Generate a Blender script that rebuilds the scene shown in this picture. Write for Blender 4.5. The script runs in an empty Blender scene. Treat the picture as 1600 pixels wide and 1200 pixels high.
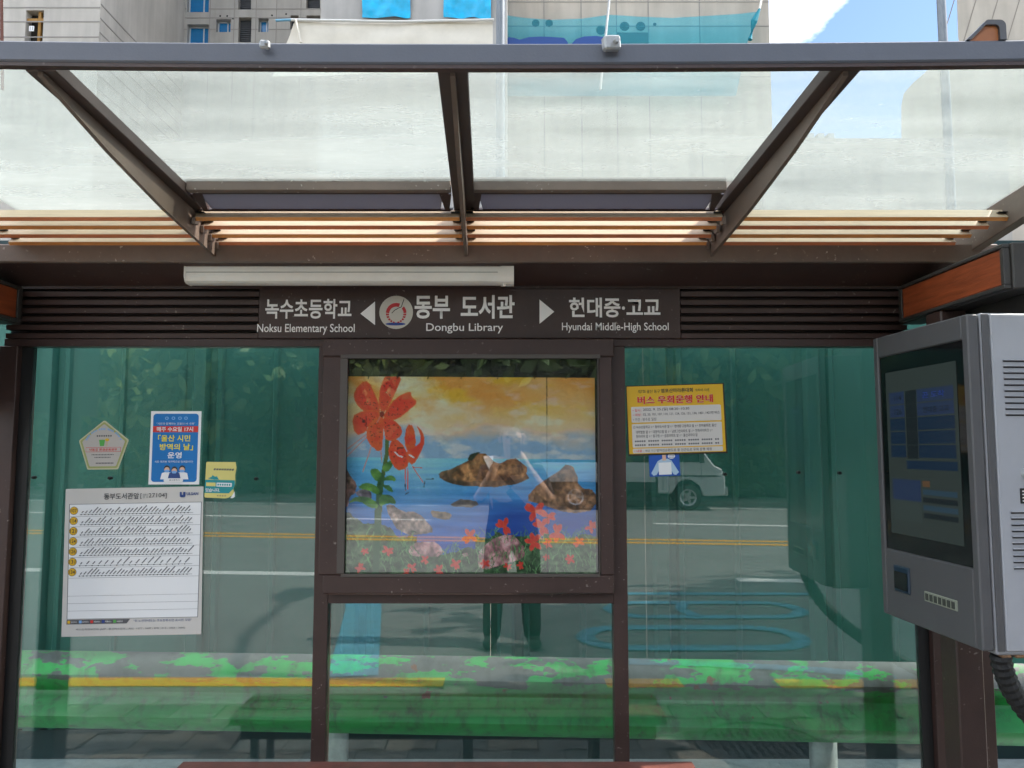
import bpy, bmesh, math, random
import numpy as np
from mathutils import Vector, Matrix
random.seed(7); rng = np.random.default_rng(7)
R = math.radians
sc = bpy.context.scene
COL = sc.collection

# ------------------------------------------------------------------ camera, sky, sun, exposure
EYE = Vector((0.0, -3.0, 1.55)); PITCH = R(4.76); FPX = 1200.0
cd = bpy.data.cameras.new('camera'); cam = bpy.data.objects.new('camera', cd); COL.objects.link(cam)
cam.location = EYE; cam.rotation_euler = (R(90) + PITCH, 0, 0)
cd.sensor_width = 36; cd.lens = 27; cd.clip_start = 0.01; cd.clip_end = 3000
sc.camera = cam

SUN_EL, SUN_AZ = R(46), R(81)            # azimuth measured from +Y towards +X
world = bpy.data.worlds.new('World'); sc.world = world; world.use_nodes = True
wn = world.node_tree.nodes; wl = world.node_tree.links
bg = wn['Background']; bg.inputs['Strength'].default_value = 0.07
sky = wn.new('ShaderNodeTexSky'); sky.sky_type = 'NISHITA'; sky.sun_disc = False
sky.sun_elevation = SUN_EL; sky.sun_rotation = SUN_AZ; sky.air_density = 1.0; sky.dust_density = 0.4; sky.ozone_density = 2.5
tc = wn.new('ShaderNodeTexCoord'); mp = wn.new('ShaderNodeMapping'); mp.inputs['Scale'].default_value = (1, 1, 1.8)
mp.inputs['Location'].default_value = (16.36, 5.87, 3.83)
nz = wn.new('ShaderNodeTexNoise'); nz.inputs['Scale'].default_value = 3.2; nz.inputs['Detail'].default_value = 7; nz.inputs['Roughness'].default_value = 0.55
cr = wn.new('ShaderNodeValToRGB'); cr.color_ramp.elements[0].position = 0.47; cr.color_ramp.elements[1].position = 0.62
mx = wn.new('ShaderNodeMix'); mx.data_type = 'RGBA'
mx.inputs[7].default_value = (18.0, 18.1, 18.3, 1)
wl.new(tc.outputs['Generated'], mp.inputs[0]); wl.new(mp.outputs[0], nz.inputs['Vector']); wl.new(nz.outputs[0], cr.inputs[0])
wl.new(cr.outputs[0], mx.inputs[0]); wl.new(sky.outputs[0], mx.inputs[6]); wl.new(mx.outputs[2], bg.inputs['Color'])

sd = bpy.data.lights.new('sun', 'SUN'); sun = bpy.data.objects.new('sun', sd); COL.objects.link(sun)
sd.energy = 2.0; sd.angle = R(0.53); sd.color = (1.0, 0.95, 0.87)
sdir = Vector((math.sin(SUN_AZ) * math.cos(SUN_EL), math.cos(SUN_AZ) * math.cos(SUN_EL), math.sin(SUN_EL)))
sun.rotation_euler = sdir.to_track_quat('Z', 'Y').to_euler(); sun.location = sdir * 30

vs = sc.view_settings; vs.view_transform = 'Standard'; vs.look = 'None'; vs.gamma = 1; vs.use_curve_mapping = False
vs.exposure = 1.85
sc.render.engine = 'CYCLES'
cy = sc.cycles; cy.max_bounces = 6; cy.transparent_max_bounces = 16; cy.glossy_bounces = 3; cy.diffuse_bounces = 3
cy.caustics_reflective = False; cy.caustics_refractive = False; cy.use_denoising = True; cy.use_adaptive_sampling = True; cy.adaptive_threshold = 0.03

# ------------------------------------------------------------------ helpers
def P(px, py, Y):
    """point of the plane y = Y that the photograph shows at pixel (px, py)"""
    cx, cyy = (px - 800) / FPX, (600 - py) / FPX
    c, s = math.cos(PITCH), math.sin(PITCH)
    t = (Y - EYE.y) / (c - cyy * s)
    return Vector((cx * t, Y, EYE.z + t * (s + cyy * c)))
def X_(px, Y, py=700): return P(px, py, Y).x
def Z_(py, Y): return P(800, py, Y).z

def tag(o, label=None, cat=None, group=None, kind=None):
    if label: o['label'] = label
    if cat: o['category'] = cat
    if group: o['group'] = group
    if kind: o['kind'] = kind
    return o
def empty(name, loc=(0, 0, 0), rot=(0, 0, 0), parent=None):
    o = bpy.data.objects.new(name, None); COL.objects.link(o); o.location = loc; o.rotation_euler = rot
    o.empty_display_size = 0.1
    if parent: o.parent = parent
    return o
class MB:
    def __init__(s): s.v = []; s.f = []; s.m = []
    def face(s, pts, mi=0):
        i = len(s.v); s.v += [tuple(p) for p in pts]; s.f.append(tuple(range(i, i + len(pts)))); s.m.append(mi); return s
    def box(s, x0, x1, y0, y1, z0, z1, mi=0):
        i = len(s.v)
        s.v += [(x, y, z) for z in (z0, z1) for y in (y0, y1) for x in (x0, x1)]
        for q in ((0, 2, 3, 1), (4, 5, 7, 6), (0, 1, 5, 4), (2, 6, 7, 3), (0, 4, 6, 2), (1, 3, 7, 5)):
            s.f.append(tuple(i + k for k in q)); s.m.append(mi)
        return s
    def prism(s, poly, axis, a, b, mi=0, capmi=None):
        """poly: 2-D points in the other two axes (x,z for 'y'; y,z for 'x'; x,y for 'z')"""
        def to3(p, t):
            return (t, p[0], p[1]) if axis == 'x' else (p[0], t, p[1]) if axis == 'y' else (p[0], p[1], t)
        n = len(poly); i = len(s.v)
        s.v += [to3(p, a) for p in poly] + [to3(p, b) for p in poly]
        for k in range(n):
            s.f.append((i + k, i + (k + 1) % n, i + n + (k + 1) % n, i + n + k)); s.m.append(mi if not isinstance(mi, (list, tuple)) else mi[k])
        cm = capmi if capmi is not None else (mi if not isinstance(mi, (list, tuple)) else mi[0])
        s.f.append(tuple(range(i + n - 1, i - 1, -1))); s.m.append(cm)
        s.f.append(tuple(range(i + n, i + 2 * n))); s.m.append(cm)
        return s
    def tube(s, pts, rad, n=8, mi=0, cap=True):
        pts = [Vector(p) for p in pts]; rads = rad if isinstance(rad, (list, tuple)) else [rad] * len(pts)
        rings = []; up = Vector((0, 0, 1))
        for k, p in enumerate(pts):
            d = (pts[min(k + 1, len(pts) - 1)] - pts[max(k - 1, 0)]).normalized()
            a = d.cross(up if abs(d.z) < .95 else Vector((1, 0, 0))).normalized(); b = d.cross(a)
            i = len(s.v)
            s.v += [tuple(p + (a * math.cos(2 * math.pi * j / n) + b * math.sin(2 * math.pi * j / n)) * rads[k]) for j in range(n)]
            rings.append(i)
        for k in range(len(rings) - 1):
            for j in range(n):
                s.f.append((rings[k] + j, rings[k] + (j + 1) % n, rings[k + 1] + (j + 1) % n, rings[k + 1] + j)); s.m.append(mi)
        if cap:
            s.f.append(tuple(rings[0] + j for j in range(n))); s.m.append(mi)
            s.f.append(tuple(rings[-1] + j for j in reversed(range(n)))); s.m.append(mi)
        return s
    def lathe(s, prof, n=24, axis='y', c=(0, 0, 0), mi=0):
        """prof: (radius, along)"""
        i = len(s.v)
        for r, t in prof:
            for j in range(n):
                a = 2 * math.pi * j / n; u, w = r * math.cos(a), r * math.sin(a)
                p = (u, t, w) if axis == 'y' else (u, w, t) if axis == 'z' else (t, u, w)
                s.v.append((p[0] + c[0], p[1] + c[1], p[2] + c[2]))
        for k in range(len(prof) - 1):
            for j in range(n):
                s.f.append((i + k * n + j, i + k * n + (j + 1) % n, i + (k + 1) * n + (j + 1) % n, i + (k + 1) * n + j)); s.m.append(mi)
        return s
    def build(s, name, mat, parent=None, bevel=0, smooth=False, loc=None):
        me = bpy.data.meshes.new(name); me.from_pydata(s.v, [], s.f)
        mats = mat if isinstance(mat, (list, tuple)) else [mat]
        for m in mats: me.materials.append(m)
        me.polygons.foreach_set('material_index', s.m); me.update()
        bm = bmesh.new(); bm.from_mesh(me); bmesh.ops.remove_doubles(bm, verts=bm.verts, dist=1e-6)
        bmesh.ops.recalc_face_normals(bm, faces=bm.faces)
        if bevel: bmesh.ops.bevel(bm, geom=[e for e in bm.edges if len(e.link_faces) == 2 and e.calc_face_angle(0) > .5], offset=bevel, segments=1, affect='EDGES')
        bm.to_mesh(me); bm.free()
        if smooth:
            for p in me.polygons: p.use_smooth = True
            me.set_sharp_from_angle(angle=R(35))
        o = bpy.data.objects.new(name, me); COL.objects.link(o)
        if parent: o.parent = parent
        if loc: o.location = loc
        return o
def box(name, mat, x0, x1, y0, y1, z0, z1, parent=None, bevel=0.002):
    return MB().box(min(x0, x1), max(x0, x1), min(y0, y1), max(y0, y1), min(z0, z1), max(z0, z1)).build(name, mat, parent, bevel)
def dup(o, parent=None, loc=None):
    c = o.copy(); COL.objects.link(c); c.parent = parent
    if loc is not None: c.location = loc
    for k in list(o.children): dup(k, c)
    return c

# ------------------------------------------------------------------ materials
MAT = {}
def mat(name, col, rough=0.5, metal=0.0, spec=0.5, var=0.0, vscale=6.0, bump=0.0, bscale=60, col2=None, coat=0.0, stretch=None):
    if name in MAT: return MAT[name]
    m = bpy.data.materials.new(name); m.use_nodes = True; MAT[name] = m
    n = m.node_tree.nodes; l = m.node_tree.links; b = n['Principled BSDF']
    b.inputs['Base Color'].default_value = (*col, 1); b.inputs['Roughness'].default_value = rough
    b.inputs['Metallic'].default_value = metal; b.inputs['Specular IOR Level'].default_value = spec; b.inputs['Coat Weight'].default_value = coat
    if var or col2 or bump:
        t = n.new('ShaderNodeTexCoord'); mpp = n.new('ShaderNodeMapping'); l.new(t.outputs['Object'], mpp.inputs[0])
        if stretch: mpp.inputs['Scale'].default_value = stretch
    if var or col2:
        nn = n.new('ShaderNodeTexNoise'); nn.inputs['Scale'].default_value = vscale; nn.inputs['Detail'].default_value = 8; nn.inputs['Roughness'].default_value = .65
        l.new(mpp.outputs[0], nn.inputs['Vector'])
        rp = n.new('ShaderNodeValToRGB'); rp.color_ramp.elements[0].position = .3; rp.color_ramp.elements[1].position = .7
        c2 = col2 or tuple(c * (1 - var) for c in col)
        c1 = col if col2 else tuple(min(1, c * (1 + var)) for c in col)
        rp.color_ramp.elements[0].color = (*c2, 1); rp.color_ramp.elements[1].color = (*c1, 1)
        l.new(nn.outputs[0], rp.inputs[0]); l.new(rp.outputs[0], b.inputs['Base Color'])
    if bump:
        n2 = n.new('ShaderNodeTexNoise'); n2.inputs['Scale'].default_value = bscale; n2.inputs['Detail'].default_value = 6
        l.new(mpp.outputs[0], n2.inputs['Vector'])
        bp = n.new('ShaderNodeBump'); bp.inputs['Strength'].default_value = bump; bp.inputs['Distance'].default_value = .01
        l.new(n2.outputs[0], bp.inputs['Height']); l.new(bp.outputs[0], b.inputs['Normal'])
    return m
def nodes_of(m): return m.node_tree.nodes, m.node_tree.links, m.node_tree.nodes['Principled BSDF']

def dusty_paint(name, col, dust=(0.30, 0.26, 0.21), amount=.5, rough=.45):
    """painted metal with bird-dropping / chip specks and a patchy film of dust"""
    m = mat(name, col, rough, var=.22, vscale=3.5, bump=.08, bscale=220)
    n, l, b = nodes_of(m); src = b.inputs['Base Color'].links[0].from_socket
    t = n.new('ShaderNodeTexCoord'); v = n.new('ShaderNodeTexNoise'); v.inputs['Scale'].default_value = 70; v.inputs['Detail'].default_value = 3
    l.new(t.outputs['Object'], v.inputs['Vector'])
    v2 = n.new('ShaderNodeTexNoise'); v2.inputs['Scale'].default_value = 5; l.new(t.outputs['Object'], v2.inputs['Vector'])
    r1 = n.new('ShaderNodeValToRGB'); r1.color_ramp.elements[0].position = .665; r1.color_ramp.elements[1].position = .70
    r2 = n.new('ShaderNodeValToRGB'); r2.color_ramp.elements[0].position = .45; r2.color_ramp.elements[1].position = .62
    l.new(v.outputs[0], r1.inputs[0]); l.new(v2.outputs[0], r2.inputs[0])
    mu = n.new('ShaderNodeMath'); mu.operation = 'MULTIPLY'; l.new(r1.outputs[0], mu.inputs[0]); l.new(r2.outputs[0], mu.inputs[1])
    mu2 = n.new('ShaderNodeMath'); mu2.operation = 'MULTIPLY'; mu2.inputs[1].default_value = amount; l.new(mu.outputs[0], mu2.inputs[0])
    mi = n.new('ShaderNodeMix'); mi.data_type = 'RGBA'; mi.inputs[7].default_value = (*dust, 1)
    l.new(mu2.outputs[0], mi.inputs[0]); l.new(src, mi.inputs[6]); l.new(mi.outputs[2], b.inputs['Base Color'])
    return m
BROWN = dusty_paint('brown_paint', (0.056, 0.031, 0.026), (.26, .22, .19), .8, .42)
BROWND = dusty_paint('dusty_brown_paint', (0.20, 0.15, 0.12), (.6, .55, .48), .9, .55)
BROWN_SKY = mat('sky_toned_brown_paint', (0.115, 0.125, 0.15), .45, var=.08, vscale=4, bump=.05, bscale=150)  # blue-grey tone painted in for sky reflected on the brown front beam
RUBBER = mat('black_rubber', (0.012, 0.012, 0.012), .6)
GALV = mat('galvanised_steel', (0.42, 0.43, 0.43), .5, .5, var=.2, vscale=14)
STEEL = mat('grey_pole_paint', (0.20, 0.22, 0.24), .4, .2, var=.1)
WHITE = mat('white_enamel', (0.90, 0.87, 0.80), .4, var=.05, vscale=9)
WHITEP = mat('white_print', (0.90, 0.86, 0.83), .5)
GREYBOX = mat('grey_powder_coat', (0.092, 0.09, 0.093), .5, var=.06, bump=.05, bscale=400)
LIGHTBOX = mat('light_grey_coat', (0.38, 0.385, 0.41), .5, var=.05, bump=.04, bscale=300)
BLACKG = mat('black_gloss', (0.006, 0.007, 0.008), .08)
REDWOOD = mat('red_stained_wood', (0.30, 0.065, 0.02), .45, var=.35, vscale=5, stretch=(6, 1.2, 14), bump=.1, bscale=20)
SLATF = mat('pale_pine_wood', (0.56, 0.43, 0.29), .6, var=.12, vscale=7, stretch=(.7, 9, 9), bump=.1, bscale=30)
SLATE_EDGE = mat('stained_shaded_orange_wood', (0.74, 0.30, 0.08), .55, var=.25, vscale=6, stretch=(.8, 6, 6))  # orange tone holds both the stain and the shade of the slat undersides
SLATE_EDGE2 = mat('stained_shaded_red_edge', (0.62, 0.20, 0.08), .55, var=.25, vscale=6, stretch=(.8, 6, 6))  # redder edge tone, stain and underside shade in one colour
BENCHW = mat('bench_red_brown', (0.17, 0.055, 0.042), .5, var=.3, vscale=9, bump=.15, bscale=90)
CONC = mat('paver_concrete', (0.20, 0.19, 0.172), .85, var=.25, vscale=9, bump=.3, bscale=120)
YELLOWP = mat('yellow_road_paint', (0.78, 0.38, 0.01), .7, var=.2, vscale=30)
WHITER = mat('white_road_paint', (0.72, 0.72, 0.69), .7, var=.12, vscale=30)
BLUER = mat('blue_road_paint', (0.12, 0.42, 0.58), .75, col2=(.14, .25, .30), vscale=3.5, stretch=(1, 2.5, 1))

def glass_mat(name, tint, r0=.05, boost=1.0):
    m = bpy.data.materials.new(name); m.use_nodes = True; MAT[name] = m
    n = m.node_tree.nodes; l = m.node_tree.links; n.clear()
    out = n.new('ShaderNodeOutputMaterial'); tr = n.new('ShaderNodeBsdfTransparent'); tr.inputs[0].default_value = (*tint, 1)
    gl = n.new('ShaderNodeBsdfGlossy'); gl.inputs['Roughness'].default_value = 0.0; gl.inputs['Color'].default_value = (1, 1, 1, 1)
    g = n.new('ShaderNodeNewGeometry'); d = n.new('ShaderNodeVectorMath'); d.operation = 'DOT_PRODUCT'
    l.new(g.outputs['Incoming'], d.inputs[0]); l.new(g.outputs['Normal'], d.inputs[1])
    a = n.new('ShaderNodeMath'); a.operation = 'ABSOLUTE'; l.new(d.outputs['Value'], a.inputs[0])
    s1 = n.new('ShaderNodeMath'); s1.operation = 'SUBTRACT'; s1.inputs[0].default_value = 1; l.new(a.outputs[0], s1.inputs[1])
    p = n.new('ShaderNodeMath'); p.operation = 'POWER'; p.inputs[1].default_value = 5; l.new(s1.outputs[0], p.inputs[0])
    ma = n.new('ShaderNodeMath'); ma.operation = 'MULTIPLY_ADD'; ma.inputs[1].default_value = 1 - r0; ma.inputs[2].default_value = r0; ma.use_clamp = True
    l.new(p.outputs[0], ma.inputs[0])
    mi = n.new('ShaderNodeMixShader'); l.new(ma.outputs[0], mi.inputs[0]); l.new(tr.outputs[0], mi.inputs[1]); l.new(gl.outputs[0], mi.inputs[2])
    # a thin film of dust
    df = n.new('ShaderNodeBsdfDiffuse'); df.inputs[0].default_value = (.6, .6, .58, 1)
    t = n.new('ShaderNodeTexCoord'); nn = n.new('ShaderNodeTexNoise'); nn.inputs['Scale'].default_value = 2.2; nn.inputs['Detail'].default_value = 9; nn.inputs['Roughness'].default_value = .7
    l.new(t.outputs['Object'], nn.inputs['Vector'])
    rp = n.new('ShaderNodeMapRange'); rp.inputs[1].default_value = .4; rp.inputs[2].default_value = .8; rp.inputs[3].default_value = .001; rp.inputs[4].default_value = .014
    l.new(nn.outputs[0], rp.inputs[0])
    m2 = n.new('ShaderNodeMixShader'); l.new(rp.outputs[0], m2.inputs[0]); l.new(mi.outputs[0], m2.inputs[1]); l.new(df.outputs[0], m2.inputs[2])
    l.new(m2.outputs[0], out.inputs[0]); return m
GLASS = glass_mat('green_tinted_glass', (.90, .975, .95), .10)
CLEAR = glass_mat('clear_glass', (.97, .98, .975), .115)

def roof_glass():
    m = bpy.data.materials.new('dusty_roof_glass'); m.use_nodes = True; MAT['roofglass'] = m
    n = m.node_tree.nodes; l = m.node_tree.links; n.clear()
    out = n.new('ShaderNodeOutputMaterial'); tr = n.new('ShaderNodeBsdfTransparent'); tr.inputs[0].default_value = (.82, .88, .87, 1)
    tl = n.new('ShaderNodeBsdfTranslucent'); tl.inputs[0].default_value = (.64, .64, .60, 1)
    df = n.new('ShaderNodeBsdfDiffuse'); df.inputs[0].default_value = (.5, .5, .46, 1)
    ad = n.new('ShaderNodeMixShader'); ad.inputs[0].default_value = .25; l.new(tl.outputs[0], ad.inputs[1]); l.new(df.outputs[0], ad.inputs[2])
    t = n.new('ShaderNodeTexCoord')
    def noise(sc_, stretch, lo, hi, a, b, det=8):
        mpp = n.new('ShaderNodeMapping'); mpp.inputs['Scale'].default_value = stretch; l.new(t.outputs['Object'], mpp.inputs[0])
        q = n.new('ShaderNodeTexNoise'); q.inputs['Scale'].default_value = sc_; q.inputs['Detail'].default_value = det; q.inputs['Roughness'].default_value = .68
        l.new(mpp.outputs[0], q.inputs['Vector'])
        r = n.new('ShaderNodeMapRange'); r.inputs[1].default_value = lo; r.inputs[2].default_value = hi; r.inputs[3].default_value = a; r.inputs[4].default_value = b
        l.new(q.outputs[0], r.inputs[0]); return r.outputs[0]
    def add(a, b):
        q = n.new('ShaderNodeMath'); q.operation = 'ADD'; q.use_clamp = True; l.new(a, q.inputs[0]); l.new(b, q.inputs[1]); return q.outputs[0]
    f = add(add(noise(2.2, (.5, 3.0, 1), .3, .75, .12, .30), noise(.8, (.6, 2.2, 1), .40, .66, 0.0, .17, 4)), noise(16, (1, 2.5, 1), .58, .72, 0, .08))
    f = add(f, noise(60, (.5, 2, 1), .68, .74, 0, .25, 3))
    mi = n.new('ShaderNodeMixShader'); l.new(f, mi.inputs[0]); l.new(tr.outputs[0], mi.inputs[1]); l.new(ad.outputs[0], mi.inputs[2])
    l.new(mi.outputs[0], out.inputs[0]); return m
ROOFG = roof_glass()

def asphalt():
    m = mat('asphalt', (0.235, 0.23, 0.22), .85, var=.0, bump=.35, bscale=140, col2=(0.19, 0.186, 0.18), vscale=1.2)
    return m
ASPH = asphalt()

def rail_mat():
    m = mat('peeling_green_paint', (0.02, 0.29, 0.06), .38, var=.15, vscale=5)
    n, l, b = nodes_of(m); src = b.inputs['Base Color'].links[0].from_socket
    t = n.new('ShaderNodeTexCoord'); sp = n.new('ShaderNodeSeparateXYZ'); l.new(t.outputs['Object'], sp.inputs[0])
    nn = n.new('ShaderNodeTexNoise'); nn.inputs['Scale'].default_value = 8; nn.inputs['Detail'].default_value = 10; nn.inputs['Roughness'].default_value = .66; mr = n.new('ShaderNodeMapping'); mr.inputs['Scale'].default_value = (.6, 1.6, 1.3); l.new(t.outputs['Object'], mr.inputs[0]); l.new(mr.outputs[0], nn.inputs['Vector'])
    hz = n.new('ShaderNodeMapRange'); hz.inputs[1].default_value = .535; hz.inputs[2].default_value = .585; hz.inputs[3].default_value = -.13; hz.inputs[4].default_value = .075
    l.new(sp.outputs['Z'], hz.inputs[0])
    a = n.new('ShaderNodeMath'); l.new(nn.outputs[0], a.inputs[0]); l.new(hz.outputs[0], a.inputs[1])
    r = n.new('ShaderNodeValToRGB'); r.color_ramp.elements[0].position = .545; r.color_ramp.elements[1].position = .555; l.new(a.outputs[0], r.inputs[0])
    mi = n.new('ShaderNodeMix'); mi.data_type = 'RGBA'; mi.inputs[7].default_value = (.085, .095, .095, 1); l.new(r.outputs[0], mi.inputs[0]); l.new(src, mi.inputs[6])
    n3 = n.new('ShaderNodeTexNoise'); n3.inputs['Scale'].default_value = 11; n3.inputs['Detail'].default_value = 4; l.new(t.outputs['Object'], n3.inputs['Vector'])
    r3 = n.new('ShaderNodeValToRGB'); r3.color_ramp.elements[0].position = .69; r3.color_ramp.elements[1].position = .71; l.new(n3.outputs[0], r3.inputs[0])
    m2 = n.new('ShaderNodeMix'); m2.data_type = 'RGBA'; m2.inputs[7].default_value = (.14, .055, .03, 1); l.new(r3.outputs[0], m2.inputs[0]); l.new(mi.outputs[2], m2.inputs[6])
    mg = n.new('ShaderNodeMapping'); mg.inputs['Scale'].default_value = (7, 7, 1.2); l.new(t.outputs['Object'], mg.inputs[0])
    n4 = n.new('ShaderNodeTexNoise'); n4.inputs['Scale'].default_value = 2.2; n4.inputs['Detail'].default_value = 8; n4.inputs['Roughness'].default_value = .7; l.new(mg.outputs[0], n4.inputs['Vector'])
    r4 = n.new('ShaderNodeMapRange'); r4.inputs[1].default_value = .48; r4.inputs[2].default_value = .68; r4.inputs[3].default_value = 0; r4.inputs[4].default_value = .75; l.new(n4.outputs[0], r4.inputs[0])
    m5 = n.new('ShaderNodeMix'); m5.data_type = 'RGBA'; m5.inputs[7].default_value = (.035, .04, .03, 1); l.new(r4.outputs[0], m5.inputs[0]); l.new(m2.outputs[2], m5.inputs[6])
    l.new(m5.outputs[2], b.inputs['Base Color']); return m
RAILM = rail_mat()
TEAL = mat('teal_hoarding_paint', (0.046, 0.19, 0.15), .42, var=.12, vscale=1.6, bump=.04, bscale=8, stretch=(1, 1, .3))
TEALD = mat('dark_hoarding_base', (0.018, 0.05, 0.055), .6, var=.2)

def concrete(name, col, jz=None, jx=None, seed=0.0):
    """cast concrete: water stains and formwork joints"""
    m = mat(name, col, .9, var=.10, vscale=.45, bump=.1, bscale=8)
    n, l, b = nodes_of(m); src = b.inputs['Base Color'].links[0].from_socket
    t = n.new('ShaderNodeTexCoord'); mpp = n.new('ShaderNodeMapping'); mpp.inputs['Scale'].default_value = (1.6, 1.6, .18); l.new(t.outputs['Object'], mpp.inputs[0])
    s = n.new('ShaderNodeTexNoise'); s.inputs['Scale'].default_value = 1.3; s.inputs['Detail'].default_value = 8; l.new(mpp.outputs[0], s.inputs['Vector'])
    r = n.new('ShaderNodeMapRange'); r.inputs[1].default_value = .35; r.inputs[2].default_value = .75; r.inputs[3].default_value = 1.06; r.inputs[4].default_value = .80; l.new(s.outputs[0], r.inputs[0])
    mu = n.new('ShaderNodeMix'); mu.data_type = 'RGBA'; mu.blend_type = 'MULTIPLY'; mu.inputs[0].default_value = 1
    l.new(src, mu.inputs[6]); l.new(r.outputs[0], mu.inputs[7]); l.new(mu.outputs[2], b.inputs['Base Color']); return m
CONC_A = concrete('concrete_grey', (0.42, 0.395, 0.36))
CONC_B = concrete('concrete_beige', (0.50, 0.45, 0.385))
CONC_L = concrete('concrete_pale', (0.50, 0.465, 0.42))
JOINT = mat('formwork_joint', (0.29, 0.27, 0.25), .9)

# ------------------------------------------------------------------ ground, road, pavement
MB().face([(-900, -900, -.03), (900, -900, -.03), (900, 900, -.03), (-900, 900, -.03)]).build('ground', mat('earth', (.16, .14, .11), .95, var=.2, vscale=.3))
tag(bpy.data.objects['ground'], kind='structure')
KY = -1.58                                              # kerb face
def far_kerb(x): return -18.45 + .15 * x
xs = (-60, -30, -15, -8, 0, 8, 15, 30, 60)
rb = MB()
for a, b in zip(xs[:-1], xs[1:]):
    rb.face([(a, KY, 0), (b, KY, 0), (b, far_kerb(b), 0), (a, far_kerb(a), 0)])
tag(rb.build('road', ASPH), kind='structure')

def stroke(name, mt, pts, w, parent=None, z=.004, dash=None):
    mb = MB(); h = w / 2
    for p, q in zip(pts[:-1], pts[1:]):
        d = (Vector(q) - Vector(p)); nrm = Vector((-d.y, d.x)).normalized() * h
        mb.face([(p[0] + nrm.x, p[1] + nrm.y, z), (p[0] - nrm.x, p[1] - nrm.y, z), (q[0] - nrm.x, q[1] - nrm.y, z), (q[0] + nrm.x, q[1] + nrm.y, z)])
    o = mb.build(name, mt, parent); tag(o, kind='structure'); return o
ROAD = bpy.data.objects['road']
def marking(name, mt, pts, w, z=.004): return stroke(name, mt, pts, w, ROAD, z)
cl = lambda x: -10.25 + .13 * x
for off in (-.22, .22): marking('centre_line', YELLOWP, [(-45, cl(-45) + off), (45, cl(45) + off)], .21)
nl = lambda x: -6.42 + .085 * x
for a, b in ((-30, -24.6), (-20, -14.5), (-9.5, -1.5), (2.65, 3.75), (8, 13), (18, 23)): marking('lane_dash', WHITER, [(a, nl(a)), (b, nl(b))], .26)
fl = lambda x: -13.5 + .19 * x
for a, b in ((-22, -16), (-12, -1.75), (2.9, 9.0), (13, 19)): marking('lane_dash', WHITER, [(a, fl(a)), (b, fl(b))], .24)
marking('edge_line', WHITER, [(-40, far_kerb(-40) + .75), (40, far_kerb(40) + .75)], .15)
marking('kerb_line', YELLOWP, [(-14, -2.27), (-.45, -2.24)], .19)
marking('kerb_line', YELLOWP, [(.62, -2.22), (1.12, -2.22)], .19); marking('kerb_line', YELLOWP, [(1.75, -2.21), (9, -2.15)], .19)
marking('bay_line', BLUER, [(-1.08, -2.36), (-1.42, -4.5), (-1.75, -6.2)], .34, .008)
def ring(x0, x1, y0, y1, w):
    pts = []; ry = (y1 - y0) / 2; cyy = (y0 + y1) / 2; rx = min(ry * 1.0, (x1 - x0) / 2)
    for k in range(13): a = -math.pi / 2 + math.pi * k / 12; pts.append((x1 - rx + rx * math.cos(a), cyy + ry * math.sin(a)))
    for k in range(13): a = math.pi / 2 + math.pi * k / 12; pts.append((x0 + rx + rx * math.cos(a), cyy + ry * math.sin(a)))
    return pts + [pts[0]]
marking('bus_lettering', BLUER, ring(.95, 2.75, -4.85, -4.2, .15), .15, .008)
marking('bus_lettering', BLUER, [(1.7, -4.85), (1.62, -4.5), (1.7, -4.2)], .12, .012)
marking('bus_lettering', BLUER, ring(.6, 2.35, -3.78, -3.1, .16), .16, .008)
marking('bus_lettering', BLUER, [(-.1, -5.35), (3.3, -5.3)], .13, .008)
marking('bus_lettering', BLUER, [(.75, -2.72), (1.4, -2.66), (2.1, -2.52), (2.6, -2.36)], .14, .008)

PZ = .12
pv = MB().box(-60, 60, KY + .15, .02, .0, PZ - .006).build('pavement', mat('joint_sand', (.12, .11, .095), .95, var=.3, vscale=20))
tag(pv, kind='structure')
# kerb stones
kb = MB().box(0, .99, KY, KY + .145, -.02, PZ).build('kerbstone', mat('kerb_granite', (.36, .35, .33), .8, var=.2, vscale=25), pv, .012)
kb.location = (-6, 0, 0)
for k in range(1, 13):
    c = kb.copy(); COL.objects.link(c); c.location = (-6 + k, 0, 0)
box('kerb_run', MAT['kerb_granite'], -60, -6.01, KY, KY + .145, -.02, PZ, pv); box('kerb_run', MAT['kerb_granite'], 7.01, 60, KY, KY + .145, -.02, PZ, pv)
# paving blocks (wavy interlocking), one object each near the shelter
pw, pd = .245, .215
wav = [(.0, 0), (.06, .018), (.12, 0), (.18, -.018), (pw - .008, 0)]
poly = wav + [(x, y + pd - .008) for x, y in reversed(wav)]
pb = MB().prism(poly, 'z', 0, .0, 0)
pb = MB().prism([(x, y) for x, y in poly], 'z', -.03, .0)
blocks = [CONC, mat('paver_concrete_warm', (.225, .195, .16), .85, var=.25, vscale=9, bump=.3, bscale=120), mat('paver_concrete_dark', (.15, .145, .135), .85, var=.25, vscale=9, bump=.3, bscale=120)]
proto = [MB().prism(poly, 'z', -.03, .0).build('paving_block', bm_, pv, .004) for bm_ in blocks]
MH = Vector((1.22, -.86)); k = 0
for r in range(7):
    for c in range(28):
        x = -3.3 + c * pw + (.12 if r % 2 else 0); y = KY + .155 + r * pd
        if y + pd > -.03 or (Vector((x + pw / 2, y + pd / 2)) - MH).length < .36: continue
        o = proto[k] if k < 3 else random.choice(proto).copy()
        if k >= 3: COL.objects.link(o)
        o.location = (x, y, PZ + random.uniform(-.003, .003)); o.rotation_euler = (random.uniform(-.008, .008), random.uniform(-.008, .008), 0); k += 1
box('paving_field', CONC, -60, -3.32, KY + .15, .02, PZ - .02, PZ, pv, 0); box('paving_field', CONC, 3.6, 60, KY + .15, .02, PZ - .02, PZ, pv, 0)
box('paving_edge', CONC, -3.3, 3.58, -.06, .02, PZ - .02, PZ - .002, pv, 0)
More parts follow.
